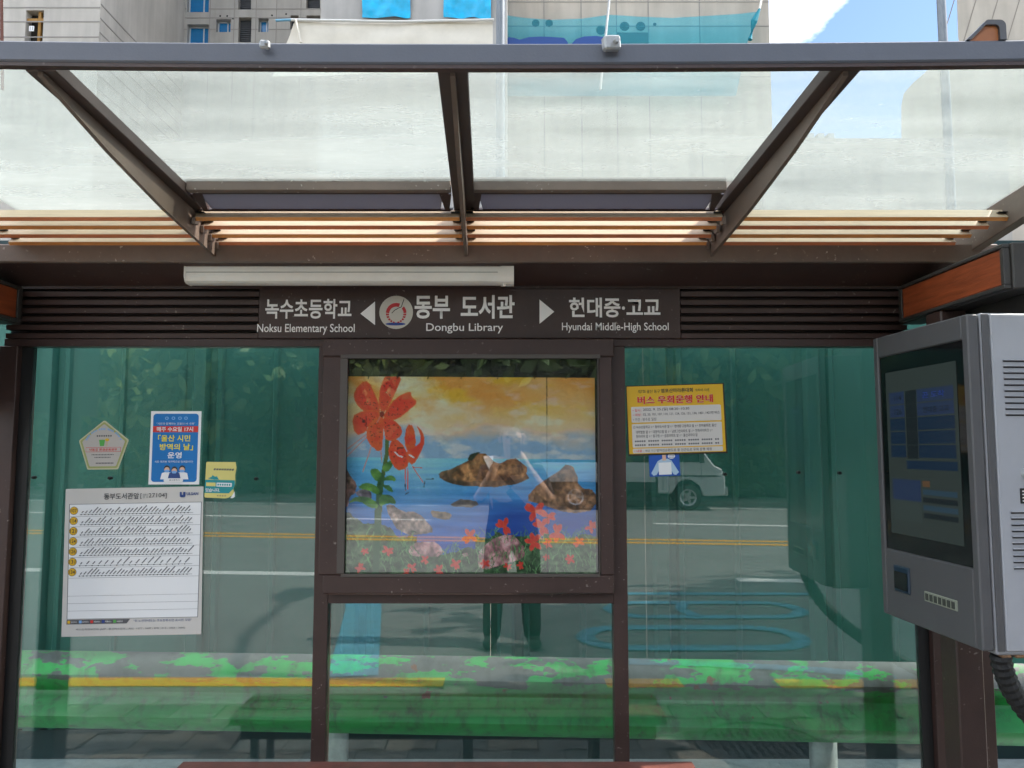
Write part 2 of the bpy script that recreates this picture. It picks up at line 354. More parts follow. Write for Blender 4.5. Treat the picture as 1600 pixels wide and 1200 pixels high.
# manhole cover
mh = empty('manhole_cover', (MH.x, MH.y, PZ)); tag(mh, 'round cast iron manhole cover set in the paving before the right pane', 'manhole cover')
IRON = mat('cast_iron', (.09, .085, .08), .45, .4, var=.4, vscale=14)
MB().lathe([(0, .0), (.27, .0), (.275, -.03)], 40, 'z').build('plate', IRON, mh)
MB().lathe([(.285, -.03), (.285, .006), (.325, .006), (.33, -.03)], 40, 'z').build('frame', IRON, mh, smooth=False)
st = MB()
for i in range(-6, 7):
    for j in range(-6, 7):
        if (i * i + j * j) < 38: st.box(i * .04 - .013, i * .04 + .013, j * .04 - .006, j * .04 + .006, 0, .007) if (i + j) % 2 else st.box(i * .04 - .006, i * .04 + .006, j * .04 - .013, j * .04 + .013, 0, .007)
tag(st.build('raised_studs', IRON, mh), kind='stuff')
# strip of ground behind the glass
tag(box('back_verge', mat('pale_ground_sheet', (.50, .56, .56), .8, var=.15, vscale=25, bump=.4, bscale=70), -60, 60, .021, 1.4, -.02, PZ - .01, None, 0), kind='structure')
tag(box('far_pavement', CONC, -60, 60, -30, -18.6, -.02, .1, None, 0), kind='structure')
bpy.data.objects['far_pavement'].rotation_euler = (0, 0, math.atan(.15)); bpy.data.objects['far_pavement'].location = (0, .1, .0)

# ------------------------------------------------------------------ bus shelter
SH = empty('bus_shelter', (0, 0, PZ)); tag(SH, 'dark brown bus shelter with glass roof, wooden slats and stop name board', 'bus shelter')
SH.location = (0, 0, 0)
YF = -.03     # face of the frame
def fr(name, px0, px1, py0, py1, y0=YF, y1=.03, m=BROWN, bevel=.003, parent=None, ref=None):
    """frame member given by its face in the photograph, as a box of real depth"""
    a = P(px0, py0, y0); b = P(px1, py1, y0)
    return box(name, m, a.x, b.x, y0, y1, b.z, a.z, parent or SH, bevel)
XL, XR = -1.92, 1.585
# back wall frame
zt = Z_(541, YF)                 # top of the glazing
zb = .30
box('sill_rail', BROWN, XL, XR + .2, YF, .03, .16, zb, SH)
box('head_rail', BROWN, XL - .06, XR + .24, YF, .035, zt, Z_(529, YF), SH)
xl1, xl2 = X_(495, YF), X_(517, YF); xr1, xr2 = X_(956, YF), X_(978, YF)
box('mullion', BROWN, xl1, xl2, YF, .03, zb, zt, SH); box('mullion', BROWN, xr1, xr2, YF, .03, zb, zt, SH)
ztr0, ztr1 = Z_(943, YF), Z_(928, YF)
box('transom', BROWN, xl2, xr1, YF, .03, ztr0, ztr1, SH)
box('corner_post', BROWN, XL - .07, XL, YF - .01, .05, PZ, zt, SH); box('corner_post', BROWN, XR, XR + .03, YF - .01, .05, PZ, zt, SH)
box('corner_post', BROWN, 1.70, 1.80, -.05, .05, PZ, 2.2, SH)
box('gasket', RUBBER, XL + .001, XL + .045, -.012, .012, zb, zt - .002, SH, 0); box('gasket', RUBBER, XR - .04, XR - .001, -.012, .012, zb, zt - .002, SH, 0)
def pane(name, x0, x1, z0, z1, m=GLASS, y=0.0, t=.004, parent=SH):
    return box(name, m, x0, x1, y - t, y + t, z0, z1, parent, 0)
pane('glass_pane', XL + .046, xl1 - .001, zb + .001, zt - .001)
pane('glass_pane', xr2 + .001, XR - .041, zb + .001, zt - .001)
pane('glass_pane', xl2 + .001, xr1 - .001, zb + .001, ztr0 - .001)
# glass fixing bolts
bp = MB().lathe([(0, -.010), (.005, -.010), (.0065, -.006), (.0065, .010), (0, .010)], 14, 'y').build('glass_bolt', mat('dark_bolt', (.03, .03, .03), .35, .7), SH)
for i, (px, py) in enumerate(((53, 746), (172, 747), (400, 748), (1248, 738), (1312, 739), (1133, 741))):
    o = bp if i == 0 else bp.copy()
    if i: COL.objects.link(o)
    o.location = P(px, py, -.004)
# sign fascia and louvres
zs1, zs0 = Z_(452, YF), Z_(530, YF)
sx0, sx1 = X_(400, YF), X_(1066, YF)
sign = box('name_board', BROWN, sx0, sx1, YF - .012, .03, zs0 + .002, zs1, SH)
xa, xb = XL - .05, X_(1424, YF)
pit = (zs1 - zs0) / 6
LOUV = mat('louvre_shadow_gap', (0.02, 0.014, 0.013), .6)
for (a, b) in ((xa, sx0 - .002), (sx1 + .002, xb)):
    box('louvre_back', LOUV, a, b, YF + .022, .03, zs0 + .002, zs1, SH, 0)
    for i in range(6):
        z0 = zs0 + .003 + i * pit
        MB().prism([(YF - .008, z0), (YF - .01, z0 + pit * .58), (YF + .02, z0 + pit * .72), (YF + .02, z0)], 'x', a, b).build('louvre_slat', BROWN, SH, .001)
# upper box beam over the sign, and the dusty gutter beam
zu1 = Z_(411, -.20)
MB().prism([(YF - .004, zs1 + .001), (YF - .004, zs1 + .012), (-.19, zu1 + .001), (.06, zu1 + .001), (.06, zs1 + .001)], 'x', XL - .12, 1.78).build('soffit', BROWN, SH)
zg = Z_(381, -.21)
box('gutter_beam', BROWND, XL - .15, 1.80, -.21, .07, zu1 + .002, zg, SH, .004)
# rafters: flange + hanging plate
A0 = Vector((0, -1.25, Z_(98, -1.25))); A1 = Vector((0, -.20, Z_(383, -.20)))
slope = (A0.z - A1.z) / (A0.y - A1.y)
def zr(y): return A1.z + .055 + (y - A1.y) * ((A0.z - .02) - (A1.z + .055)) / (A0.y - A1.y)     # underside of the flange
RX = [X_(345, -.19, 400) - .015, X_(728, -.19, 400), X_(1100, -.19, 400) + .02]
SHEAR = [.016, -.028, -.05]
for x in RX:
    fl_ = MB(); y0, y1 = -1.2495, -.15
    fl_.prism([(y0, zr(y0)), (y1, zr(y1)), (y1, zr(y1) + .035), (y0, zr(y0) + .035)], 'x', x - .036, x + .036)
    rf = fl_.build('rafter', mat('rafter_paint', (.065, .043, .036), .5, var=.2, vscale=5), SH, .002)
    MB().prism([(y0, zr(y0) - .012), (y0, zr(y0) - .001), (y1 - .03, zr(y1) - .001), (y1 - .03, zr(y1) - .10), (-.62, zr(-.62) - .085), (-.95, zr(-.95) - .055)], 'x', x - .006, x + .006).build('web_plate', mat('rafter_web_sunlit', (.16, .115, .088), .5, var=.2, vscale=5), rf)  # web colour lightened from the rafter brown to stand for sun on it
    for ob in (rf, rf.children[0]):
        for vt in ob.data.vertices: vt.co.x += SHEAR[RX.index(x)] * (vt.co.y + .15)      # the rafters splay a little towards the front
    for sgn in (-1, 1): box('glazing_bar', BROWND, x + sgn * .048 - .004, x + sgn * .048 + .004, -1.15, -.56, 0, .001, None, 0) if False else None
# front beam with a slight sag
zf0, zf1 = Z_(91, -1.28), Z_(59, -1.28)
fb = MB(); N = 16; prof = [(-1.28, 0), (-1.28, zf1 - zf0), (-1.25, zf1 - zf0), (-1.25, 0)]
rows = []
for k in range(N + 1):
    x = -1.75 + 3.35 * k / N; s = -.013 * (1 - ((x + .05) / 1.5) ** 2)
    rows.append([(x, y, zf0 + z + s) for y, z in prof])
for a, b in zip(rows[:-1], rows[1:]):
    for j in range(4): fb.face([a[j], a[(j + 1) % 4], b[(j + 1) % 4], b[j]])
fb.face(rows[0]); fb.face(list(reversed(rows[-1])))
FB = fb.build('front_beam', BROWN_SKY, SH, .004)
ds = MB(); dr = [[(r_[0][0], y, r_[0][2] + z) for y, z in ((-1.275, -.009), (-1.275, -.0005), (-1.255, -.0005), (-1.255, -.009))] for r_ in rows]
for a, b in zip(dr[:-1], dr[1:]):
    for j in range(4): ds.face([a[j], a[(j + 1) % 4], b[(j + 1) % 4], b[j]])
ds.build('drip_strip', BROWN, SH)
# silver clamps on the beam
for px, py, s, rot, full in ((414, 70, .012, .05, 0), (955, 68, .02, -.12, 1)):
    c = P(px, py, -1.295)
    o = MB().box(-s, s, -s * .6, s * .6, -s * .8, s * .8).build('beam_clamp', GALV, SH, .004); o.location = c; o.rotation_euler = (0.1, rot, .2)
    q = MB().lathe([(0, -.032), (s * .3, -.032), (s * .36, -.02)], 6, 'y').build('clamp_bolt', GALV, o); q.location = (s * .35, .02 - s * .6, 0)
# roof panes
yv = -.545
xp = [-1.78, RX[0], RX[1], RX[2], 1.70]
for i in range(4):
    a, b = xp[i] + (.004 if i else 0), xp[i + 1] - .004
    yb = yv + .0 if i in (1, 2) else -.10
    y0 = -1.2495
    MB().prism([(y0, zr(y0) + .038), (yb, zr(yb) + .038), (yb, zr(yb) + .046), (y0, zr(y0) + .046)], 'x', a, b).build('roof_pane', ROOFG, SH)
    for vt in [v for o in SH.children if o.name.startswith('roof_pane') and 'done' not in o.data for v in o.data.vertices]:
        e = i - 1 if abs(vt.co.x - a) < abs(vt.co.x - b) else i
        if 0 <= e < 3: vt.co.x += SHEAR[e] * (vt.co.y + .15)
    for o in SH.children:
        if o.name.startswith('roof_pane'): o.data['done'] = 1
# the middle bays: cross bar, lamp panel, opaque top sheet
FROST = bpy.data.materials.new('frosted_diffuser'); FROST.use_nodes = True
_n, _l = FROST.node_tree.nodes, FROST.node_tree.links; _t = _n.new('ShaderNodeBsdfTranslucent'); _t.inputs[0].default_value = (.17, .165, .20, 1); _m = _n.new('ShaderNodeMixShader'); _m.inputs[0].default_value = .6
_n['Principled BSDF'].inputs['Base Color'].default_value = (.45, .44, .5, 1); _n['Principled BSDF'].inputs['Roughness'].default_value = .4; _l.new(_n['Principled BSDF'].outputs[0], _m.inputs[1]); _l.new(_t.outputs[0], _m.inputs[2]); _l.new(_m.outputs[0], _n['Material Output'].inputs[0])
for i in (1, 2):
    a, b = RX[i - 1] + .03, RX[i] - .03
    z0 = Z_(297, yv); z1 = Z_(276, yv)
    box('cross_bar', BROWND, a, b, yv, yv + .03, z0, z1, SH, .002)
    p0 = Vector((0, -.51, Z_(303.5, -.51))); p1 = Vector((0, -.425, Z_(329, -.425)))
    fw = MB(); th = Vector((0, .012, .01))
    def lpan(mb, ax, bx_, t0, t1, off, tk):
        q0, q1 = p0.lerp(p1, t0), p0.lerp(p1, t1); f_ = [Vector((ax, q0.y, q0.z)) + off, Vector((bx_, q0.y, q0.z)) + off, Vector((bx_ - .012, q1.y, q1.z)) + off, Vector((ax + .012, q1.y, q1.z)) + off]; g_ = [v + tk for v in f_]
        mb.face(f_); mb.face(list(reversed(g_)))
        for k in range(4): mb.face([f_[k], g_[k], g_[(k + 1) % 4], f_[(k + 1) % 4]])
    lpan(fw, a, b, -.25, 0.0, Vector((0, 0, 0)), th); lpan(fw, a, b, .93, 1.06, Vector((0, 0, 0)), th); lpan(fw, a, a + .04, 0.001, .929, Vector((0, 0, 0)), th); lpan(fw, b - .04, b, .001, .929, Vector((0, 0, 0)), th)
    lp = fw.build('lamp_frame', BROWN, SH)
    df_ = MB(); lpan(df_, a + .03, b - .03, .0, .94, Vector((0, .004, .002)), Vector((0, .004, .004))); df_.build('lamp_diffuser', FROST, lp)
# wooden slats: four rows in each bay
rows_y = [(-.43, 339), (-.355, 352.5), (-.285, 366), (-.22, 378)]
bx = [(-1.86, RX[0] - .008), (RX[0] + .012, RX[1] - .008), (RX[1] + .008, RX[2] - .012), (RX[2] + .008, 1.70)]
for bi, (a, b) in enumerate(bx):
    for ri, (y, py) in enumerate(rows_y):
        bb = b - .02 * ri if bi == 3 else b
        z = Z_(py, y); L = .052; t = .016; c45 = .7071
        prof = [(y, z), (y + L * c45, z + L * c45), (y + L * c45 + t * c45, z + L * c45 - t * c45), (y + t * c45, z - t * c45)]
        o = MB().prism(prof, 'x', a, bb, [0, 1, 1, 1], 1).build('wooden_slat', [SLATF, SLATE_EDGE if (ri + bi) % 2 else SLATE_EDGE2], SH, .001)
        for e_, sg in ((a, 1), (bb, -1)):        # small brackets at the ends
            MB().box(min(e_, e_ + sg * .03), max(e_, e_ + sg * .03), y + .005, y + .03, z + .018, z + .021).build('slat_bracket', mat('dark_bolt', (.03, .03, .03)), o)
# bracket teeth on the two inner rafters
for x, sg in ((RX[0], 1), (RX[2], -1)):
    for y, py in rows_y + [(-.165, 392)]:
        z = Z_(py, y); MB().prism([(y - .004, z - .025), (y + .03, z - .02), (y + .03, z + .02), (y - .004, z - .002)], 'x', x + sg * .006, x + sg * .016).build('slat_support', BROWND, SH)
# end rafters and side frames with stained boards
SIDE = mat('side_frame_paint', (.045, .04, .036), .5, var=.25, vscale=7, bump=.1, bscale=90)
for sx, px_ in ((-1, -1.90), (1, 1.50)):
    xo = px_ + sx * .22
    MB().prism([(-1.24, zr(-1.24) - .03), (-1.24, zr(-1.24) + .04), (.02, zr(.02) + .04), (.02, zr(.02) - .09)], 'x', xo - .02, xo + .02).build('end_rafter', BROWND, SH, .003)
    zb1, zb2 = 2.045, 2.155
    box('side_beam', SIDE, px_ + sx * .012, px_ + sx * .10, -.72, -.032, zb1 - .016, zb2 + .016, SH, .004)
    box('side_board', REDWOOD, px_ - sx * .006, px_ + sx * .0115, -.69, -.10, zb1, zb2, SH, .002)
    for z0, z1 in ((zb1 - .014, zb1 - .002), (zb2 + .002, zb2 + .014)): box('side_trim', SIDE, px_ - sx * .012, px_ + sx * .0118, -.71, -.075, z0, z1, SH, .002)
    for y0, y1 in ((-.71, -.692), (-.098, -.075)): box('side_trim', SIDE, px_ - sx * .010, px_ + sx * .0116, y0, y1, zb1 - .0015, zb2 + .0015, SH, .002)
    box('side_fascia', SIDE, px_ + sx * .11, px_ + sx * .13, -.73, -.052, 1.70, zb2 + .03, SH, .003)
    box('side_post', BROWN, px_ - .04 + sx * .03, px_ + .05 + sx * .03, -.36, -.26, PZ, zb1 - .017, SH, .005)
# ------------------------------------------------------------------ lettering helpers
TCU = bpy.data.curves.new('lettering_source', 'FONT'); TCU.size = 1; TCU.resolution_u = 3; TOB = bpy.data.objects.new('lettering_source', TCU)   # never linked
def text_mesh(body, bold=0.0):
    TCU.body = body; TCU.offset = bold
    return bpy.data.meshes.new_from_object(TOB)
def fit_text(name, body, mt, x0, x1, z0, z1, y, parent, bold=0.0, shear=0):
    """flat print filling the box x0..x1, z0..z1 on the plane y"""
    me = text_mesh(body, bold); n = len(me.vertices); co = np.empty(n * 3); me.vertices.foreach_get('co', co); co = co.reshape(-1, 3)
    lo, hi = co.min(0), co.max(0); u = (co[:, 0] - lo[0]) / (hi[0] - lo[0]); w = (co[:, 1] - lo[1]) / (hi[1] - lo[1])
    new = np.stack([x0 + u * (x1 - x0), np.full(n, y), z0 + w * (z1 - z0)], 1)
    me.vertices.foreach_set('co', new.ravel()); me.materials.clear(); me.materials.append(mt); me.update()
    o = bpy.data.objects.new(name, me); COL.objects.link(o); o.parent = parent; o['kind'] = 'stuff'; return o
YS = YF - .0135
def sign_text(body, px0, px1, py0, py1, bold):
    a, b = P(px0, py0, YS), P(px1, py1, YS)
    return fit_text('lettering', body, WHITEP, a.x, b.x, b.z, a.z, YS, sign, bold)
sign_text('녹수초등학교', 415, 549, 467, 498, .022)
sign_text('Noksu Elementary School', 402, 554, 506, 523, .007)
sign_text('동부', 648, 703, 462, 498, .026); sign_text('도서관', 720, 804, 461, 498, .026)
sign_text('Dongbu Library', 666, 786, 505, 521, .007)
sign_text('현대중·고교', 889, 1032, 465, 496, .024)
sign_text('Hyundai Middle-High School', 878, 1045, 504, 520, .007)
def flat(name, pts, mt, y, parent):
    return MB().face([(p[0], y, p[1]) for p in pts]).build(name, mt, parent)
def sp(px, py): v = P(px, py, YS); return (v.x, v.z)
flat('arrow', [sp(563, 490), sp(586, 471), sp(586, 508)], WHITEP, YS, sign)
flat('arrow', [sp(843, 468), sp(843, 506), sp(866, 487)], WHITEP, YS, sign)
# emblem: pale disc, striped red ring open at the top right, blue ellipse
EM = MB(); c0 = P(619, 488, YS); rr = .0655
def ell(cx, cz, rx, rz, n=40): return [(cx + rx * math.cos(2 * math.pi * k / n), cz + rz * math.sin(2 * math.pi * k / n)) for k in range(n)]
em = flat('emblem', ell(c0.x, c0.z, rr, rr), mat('cream_print', (.58, .54, .47), .5), YS, sign)
REDP = mat('red_print', (.48, .02, .025), .5); BLUEP = mat('blue_print', (.02, .05, .26), .5); BLACKP = mat('black_print', (.012, .012, .012), .5)
ringm = MB()
def arc(a0, a1, r0, r1, z_lo=None):
    n = max(2, int(abs(a1 - a0) / 6))
    for k in range(n):
        t0, t1 = R(a0 + (a1 - a0) * k / n), R(a0 + (a1 - a0) * (k + 1) / n)
        off = -.003
        ringm.face([(c0.x + r0 * math.cos(t0), YS - .0006, c0.z + off + r0 * math.sin(t0) - .002), (c0.x + r1 * math.cos(t0), YS - .0006, c0.z + off + r1 * math.sin(t0)), (c0.x + r1 * math.cos(t1), YS - .0006, c0.z + off + r1 * math.sin(t1)), (c0.x + r0 * math.cos(t1), YS - .0006, c0.z + off + r0 * math.sin(t1) - .002)])
arc(68, 178, .027, .040); arc(2, 42, .029, .040)
for k in range(5): arc(182 + k * 17, 194 + k * 17, .028 + k * .0012, .040); arc(-2 - k * 17, -14 - k * 17, .028 + k * .0012, .040)
ro = ringm.build('emblem_ring', REDP, sign); ro['kind'] = 'stuff'
flat('emblem_wave', ell(c0.x - .002, c0.z - .046, .039, .0058), BLUEP, YS - .0006, sign)
ln = MB(); lp_ = [(-.017, -.004), (-.006, .008), (.010, .017), (.020, .021), (.024, .034), (.030, .052)]
for p, q in zip(lp_[:-1], lp_[1:]):
    d = Vector((q[0] - p[0], q[1] - p[1])); nn = Vector((-d.y, d.x)).normalized() * .0014
    ln.face([(c0.x + p[0] + nn.x, YS - .0012, c0.z + p[1] + nn.y), (c0.x + p[0] - nn.x, YS - .0012, c0.z + p[1] - nn.y), (c0.x + q[0] - nn.x, YS - .0012, c0.z + q[1] - nn.y), (c0.x + q[0] + nn.x, YS - .0012, c0.z + q[1] + nn.y)])
ln.build('emblem_line', BLACKP, sign)

# bent steel loop with a stained infill standing on the front beam
lx0, lx1 = X_(1512, -1.265, 50), X_(1566, -1.265, 50); lz0 = zf1 - .004; lz1 = Z_(36, -1.265)
pr = [(lx0 - .03, lz0), (lx0, lz0)]
outer = [(lx0 - .012, lz0)] + [(lx0 + .042 + .012 * math.cos(R(150 - k * 10)), lz1 - .014 + .014 * math.sin(R(150 - k * 10))) for k in range(7)] + [(lx1 - .014 + .014 * math.cos(R(90 - k * 15)), lz1 - .014 + .014 * math.sin(R(90 - k * 15))) for k in range(7)] + [(lx1, lz0)]
cxm, czm = (lx0 + lx1) / 2, lz0
inn = [(cxm + (x - cxm) * .72 - .004, lz0 + (z - lz0) * .76) for x, z in outer]
band = MB()
for k in range(len(outer) - 1):
    o0, o1, i0, i1 = outer[k], outer[k + 1], inn[k], inn[k + 1]
    for y in (-1.28, -1.25): band.face([(o0[0], y, o0[1]), (o1[0], y, o1[1]), (i1[0], y, i1[1]), (i0[0], y, i0[1])])
    band.face([(o0[0], -1.28, o0[1]), (o0[0], -1.25, o0[1]), (o1[0], -1.25, o1[1]), (o1[0], -1.28, o1[1])]); band.face([(i0[0], -1.28, i0[1]), (i1[0], -1.28, i1[1]), (i1[0], -1.25, i1[1]), (i0[0], -1.25, i0[1])])
fin = band.build('beam_loop', mat('fin_metal', (.07, .07, .072), .3, .3), SH)
MB().prism(inn, 'y', -1.273, -1.257).build('loop_infill', mat('orange_fin_wood', (.42, .15, .05), .5, var=.2, vscale=8), fin)

# ------------------------------------------------------------------ poster case
PC = empty('poster_case', (0, -.03, 1.0)); PC.location = (0, 0, 0); tag(PC, 'brown framed glazed poster case in the middle of the shelter wall', 'display case')
y0 = -.075
def pc(px0, px1, py0, py1, name='case_frame', m=BROWN, ya=y0, yb=-.031, bev=.004):
    a = P(px0, py0, ya); b = P(px1, py1, ya); return box(name, m, a.x, b.x, ya, yb, b.z, a.z, PC, bev)
pc(504, 960, 529, 557); pc(504, 960, 899, 928); pc(504, 535.5, 557.2, 898.8); pc(935.5, 960, 557.2, 898.8)
TRIM = mat('case_gasket', (.085, .07, .06), .5)
pc(532, 938, 553.5, 560, 'inner_trim', TRIM, y0 - .004, y0 - .0005, .001); pc(532, 938, 896.5, 902, 'inner_trim', TRIM, y0 - .004, y0 - .0005, .001)
pc(532, 537.5, 560.3, 896.2, 'inner_trim', TRIM, y0 - .004, y0 - .0005, .001); pc(933, 938, 560.3, 896.2, 'inner_trim', TRIM, y0 - .004, y0 - .0005, .001)
a, b = P(536, 558, -.06), P(935.3, 898.5, -.06); box('case_glass', CLEAR, a.x, b.x, -.064, -.058, b.z, a.z, PC, 0)
a, b = P(530, 552, -.034), P(940, 904, -.034); box('case_back', mat('black_case_lining', (.012, .011, .010), .7), a.x, b.x, -.034, -.0311, b.z, a.z, PC, 0)

# ------------------------------------------------------------------ the lily poster (flat print, painted per vertex)
def poster():
    x0, x1, yt, yb = 538.0, 932.0, 588.0, 899.0
    W, H = 394, 311
    gx, gy = np.meshgrid(np.linspace(x0, x1, W), np.linspace(yt, yb, H))
    def vnoise(fx, fy, seed, octs=5):
        r = np.random.default_rng(seed); out = np.zeros_like(gx); amp = 1; tot = 0
        for o in range(octs):
            g = r.random((80, 80)); u = (gx - x0) / fx * 2 ** o % 79; v = (gy - yt) / fy * 2 ** o % 79
            i, j = u.astype(int), v.astype(int); a, b = u - i, v - j; a = a * a * (3 - 2 * a); b = b * b * (3 - 2 * b)
            out += amp * ((g[j, i] * (1 - a) + g[j, i + 1] * a) * (1 - b) + (g[j + 1, i] * (1 - a) + g[j + 1, i + 1] * a) * b); tot += amp; amp *= .5
        return out / tot
    def lerp(a, b, t): return a + (np.array(b) - a) * np.clip(t, 0, 1)[..., None]
    S = np.array
    img = np.zeros((H, W, 3)) + S([214, 142, 62])
    n1, n2, n3 = vnoise(90, 45, 1), vnoise(60, 26, 2), vnoise(30, 14, 3)
    img = lerp(img, [232, 226, 220], np.clip((n1 - .42) * 3, 0, .8) * (1 - np.clip((gx - 690) / 120, 0, .75)))
    img = lerp(img, [236, 160, 40], ((n2 - .5) * 6) * np.clip((720 - gy) / 60, 0, 1) * np.clip((gx - 640) / 80, 0.25, 1))
    img = lerp(img, [150, 96, 60], np.clip((n3 - .55) * 4, 0, .7) * np.clip((gx - 640) / 100, 0, 1))
    img = lerp(img, [226, 184, 146], np.clip((gy - 618) / 55, 0, .85) * (.5 + n2))
    img = lerp(img, [120, 160, 196], np.clip((gy - 672 + 22 * (n1 - .5) * 3) / 26, 0, .92))
    img = lerp(img, [238, 220, 200], np.clip((n3 - .52) * 2.6, 0, .5) * (gy < 718))
    sea = gy > 716 + (gx - 538) * .004
    t = np.clip((gy - 716) / 130, 0, 1)[..., None]
    seac = S([96, 176, 214]) * (1 - t) + S([14, 78, 170]) * t
    seac = seac + (vnoise(70, 5, 5)[..., None] - .5) * 60
    lx = np.clip(1 - np.abs(gx - 655) / 95, 0, 1)[..., None] * np.clip(1 - (gy - 716) / 120, 0, 1)[..., None]
    seac = seac * (1 - .6 * lx) + S([170, 205, 220]) * .6 * lx
    dk = np.clip((gx - 740) / 60, 0, 1)[..., None] * np.clip((gy - 775) / 30, 0, 1)[..., None]
    seac = seac * (1 - .6 * dk) + S([6, 52, 140]) * .6 * dk
    img = np.where(sea[..., None], seac, img)
    def inside(poly):
        m = np.zeros(gx.shape, bool); n = len(poly)
        for k in range(n):
            (ax, ay), (bx_, by) = poly[k], poly[(k + 1) % n]
            c = ((ay > gy) != (by > gy)) & (gx < (bx_ - ax) * (gy - ay) / (by - ay + 1e-9) + ax); m ^= c
        return m
    def smooth(poly, it=2):
        for _ in range(it):
            q = []
            for k in range(len(poly)):
                a, b = poly[k], poly[(k + 1) % len(poly)]
                q += [(a[0] * .75 + b[0] * .25, a[1] * .75 + b[1] * .25), (a[0] * .25 + b[0] * .75, a[1] * .25 + b[1] * .75)]
            poly = q
        return poly
    def crop(pts, ox, oy, s): return [(ox + x / s, oy + y / s) for x, y in pts]
    rock_n = vnoise(14, 10, 8); fine = vnoise(5, 7, 9, 3)
    def rock(poly, c1, c2, jag=4):
        nonlocal img
        m = inside([(x + random.uniform(-jag, jag) * .3, y + random.uniform(-jag, jag) * .3) for x, y in smooth(poly, 1)])
        c = S(c1) + (S(c2) - S(c1)) * np.clip((rock_n - .3) * 2.4, 0, 1)[..., None]; c = c * (.55 + .9 * fine[..., None])
        img = np.where(m[..., None], c, img)
    B = lambda pts: crop(pts, 680, 680, 5.218)
    rock(B([(25, 325), (80, 290), (140, 290), (200, 240), (300, 220), (620, 260), (800, 330), (690, 400), (560, 420), (300, 420), (120, 400)]), [70, 52, 38], [128, 96, 70])
    rock(B([(150, 310), (270, 215), (300, 170), (370, 140), (440, 160), (500, 225), (560, 230), (610, 190), (690, 195), (780, 290), (700, 370), (300, 380), (140, 360)]), [88, 56, 34], [176, 126, 80])
    rock(B([(270, 190), (310, 150), (380, 135), (340, 180), (300, 215)]), [22, 34, 22], [46, 54, 36])
    rock(B([(870, 380), (1000, 310), (1060, 240), (1120, 240), (1160, 320), (1180, 420), (1310, 440), (1320, 600), (1100, 640), (850, 560), (740, 520)]), [84, 62, 46], [166, 122, 88])
    rock(B([(120, 560), (250, 520), (380, 555), (330, 590), (200, 590)]), [60, 56, 56], [110, 96, 84]); rock(B([(-40, 615), (60, 620), (160, 650), (120, 690), (10, 680)]), [80, 68, 58], [140, 118, 96])
    C3 = lambda pts: crop(pts, 520, 720, 6.317)
    rock(C3([(100, 40), (150, 60), (190, 170), (260, 230), (250, 330), (190, 370), (160, 470), (100, 480)]), [70, 50, 46], [150, 112, 104])
    rock(C3([(230, 330), (300, 280), (400, 300), (410, 390), (340, 400)]), [90, 80, 90], [180, 170, 180]); rock(C3([(520, 460), (600, 420), (690, 500), (860, 520), (1000, 640), (1010, 720), (700, 740)]), [100, 86, 82], [176, 150, 140])
    # meadow
    gn, gn2 = vnoise(9, 5, 21, 4), vnoise(22, 16, 22, 4)
    edge = 838 + 26 * (gn2 - .5) + np.where(gx < 640, -30 * np.clip((640 - gx) / 90, 0, 1.4), 0) + np.where((gx > 655) & (gx < 745), 24, 0) + np.where(gx > 850, -4, 0)
    mead = gy > edge
    gc = S([34, 84, 40]) + (S([128, 172, 116]) - S([34, 84, 40])) * np.clip((gn - .28) * 2.1, 0, 1)[..., None]
    gc = gc * (.42 + .5 * gn2[..., None])
    img = np.where(mead[..., None], gc, img)
    for poly in ([(640, 858), (660, 845), (690, 848), (700, 868), (650, 872)], [(748, 868), (765, 845), (800, 832), (818, 848), (824, 872), (790, 880), (752, 892)], [(722, 868), (730, 862), (738, 870)]): rock(poly, [120, 80, 84], [200, 150, 150])
    r2 = np.random.default_rng(5)
    for _ in range(520):                                   # grass blades
        bx_, by = r2.uniform(538, 930), r2.uniform(832, 897)
        if by < np.interp(bx_, np.linspace(x0, x1, W), edge[0]) - 2: continue
        a = r2.uniform(-.9, .9); Ln = r2.uniform(6, 16); col = S([36, 84, 40]) + r2.random() * S([80, 84, 66])
        for q in range(14):
            xx, yy = bx_ + math.sin(a * q / 13) * Ln * q / 13, by - Ln * q / 13
            i, j = int((yy - yt) / (yb - yt) * H), int((xx - x0) / (x1 - x0) * W)
            if 0 <= i < H and 0 <= j < W: img[i, j] = col
    def petal(poly, c=(226, 66, 46), dark=(196, 46, 40), spots=True, it=1):
        nonlocal img
        poly = smooth(poly, it); mx_c, my_c = np.mean([p[0] for p in poly]), np.mean([p[1] for p in poly]); poly = [(mx_c + (x - mx_c) * 1.05, my_c + (y - my_c) * 1.05) for x, y in poly]; m = inside(poly); cx_, cy_ = np.mean([p[0] for p in poly]), np.mean([p[1] for p in poly])
        rad = np.hypot(gx - cx_, gy - cy_) / max(6, max(math.hypot(p[0] - cx_, p[1] - cy_) for p in poly))
        base = S(dark) + (S(c) - S(dark)) * np.clip(.25 + rad * 1.2 + (fine - .5), 0, 1)[..., None]
        # orange rim
        m2 = inside([(cx_ + (x - cx_) * .9, cy_ + (y - cy_) * .9) for x, y in poly])
        base = np.where((m & ~m2)[..., None], S([226, 92, 42]) * .8 + base * .2, base)
        img = np.where(m[..., None], base, img)
        if spots:
            for _ in range(16):
                a, q = random.random() * 6.28, random.random() ** .5 * .75
                k = random.choice(poly); sx_, sy_ = cx_ + (k[0] - cx_) * q, cy_ + (k[1] - cy_) * q
                img[np.hypot(gx - sx_, gy - sy_) < .95] = (84, 16, 22)
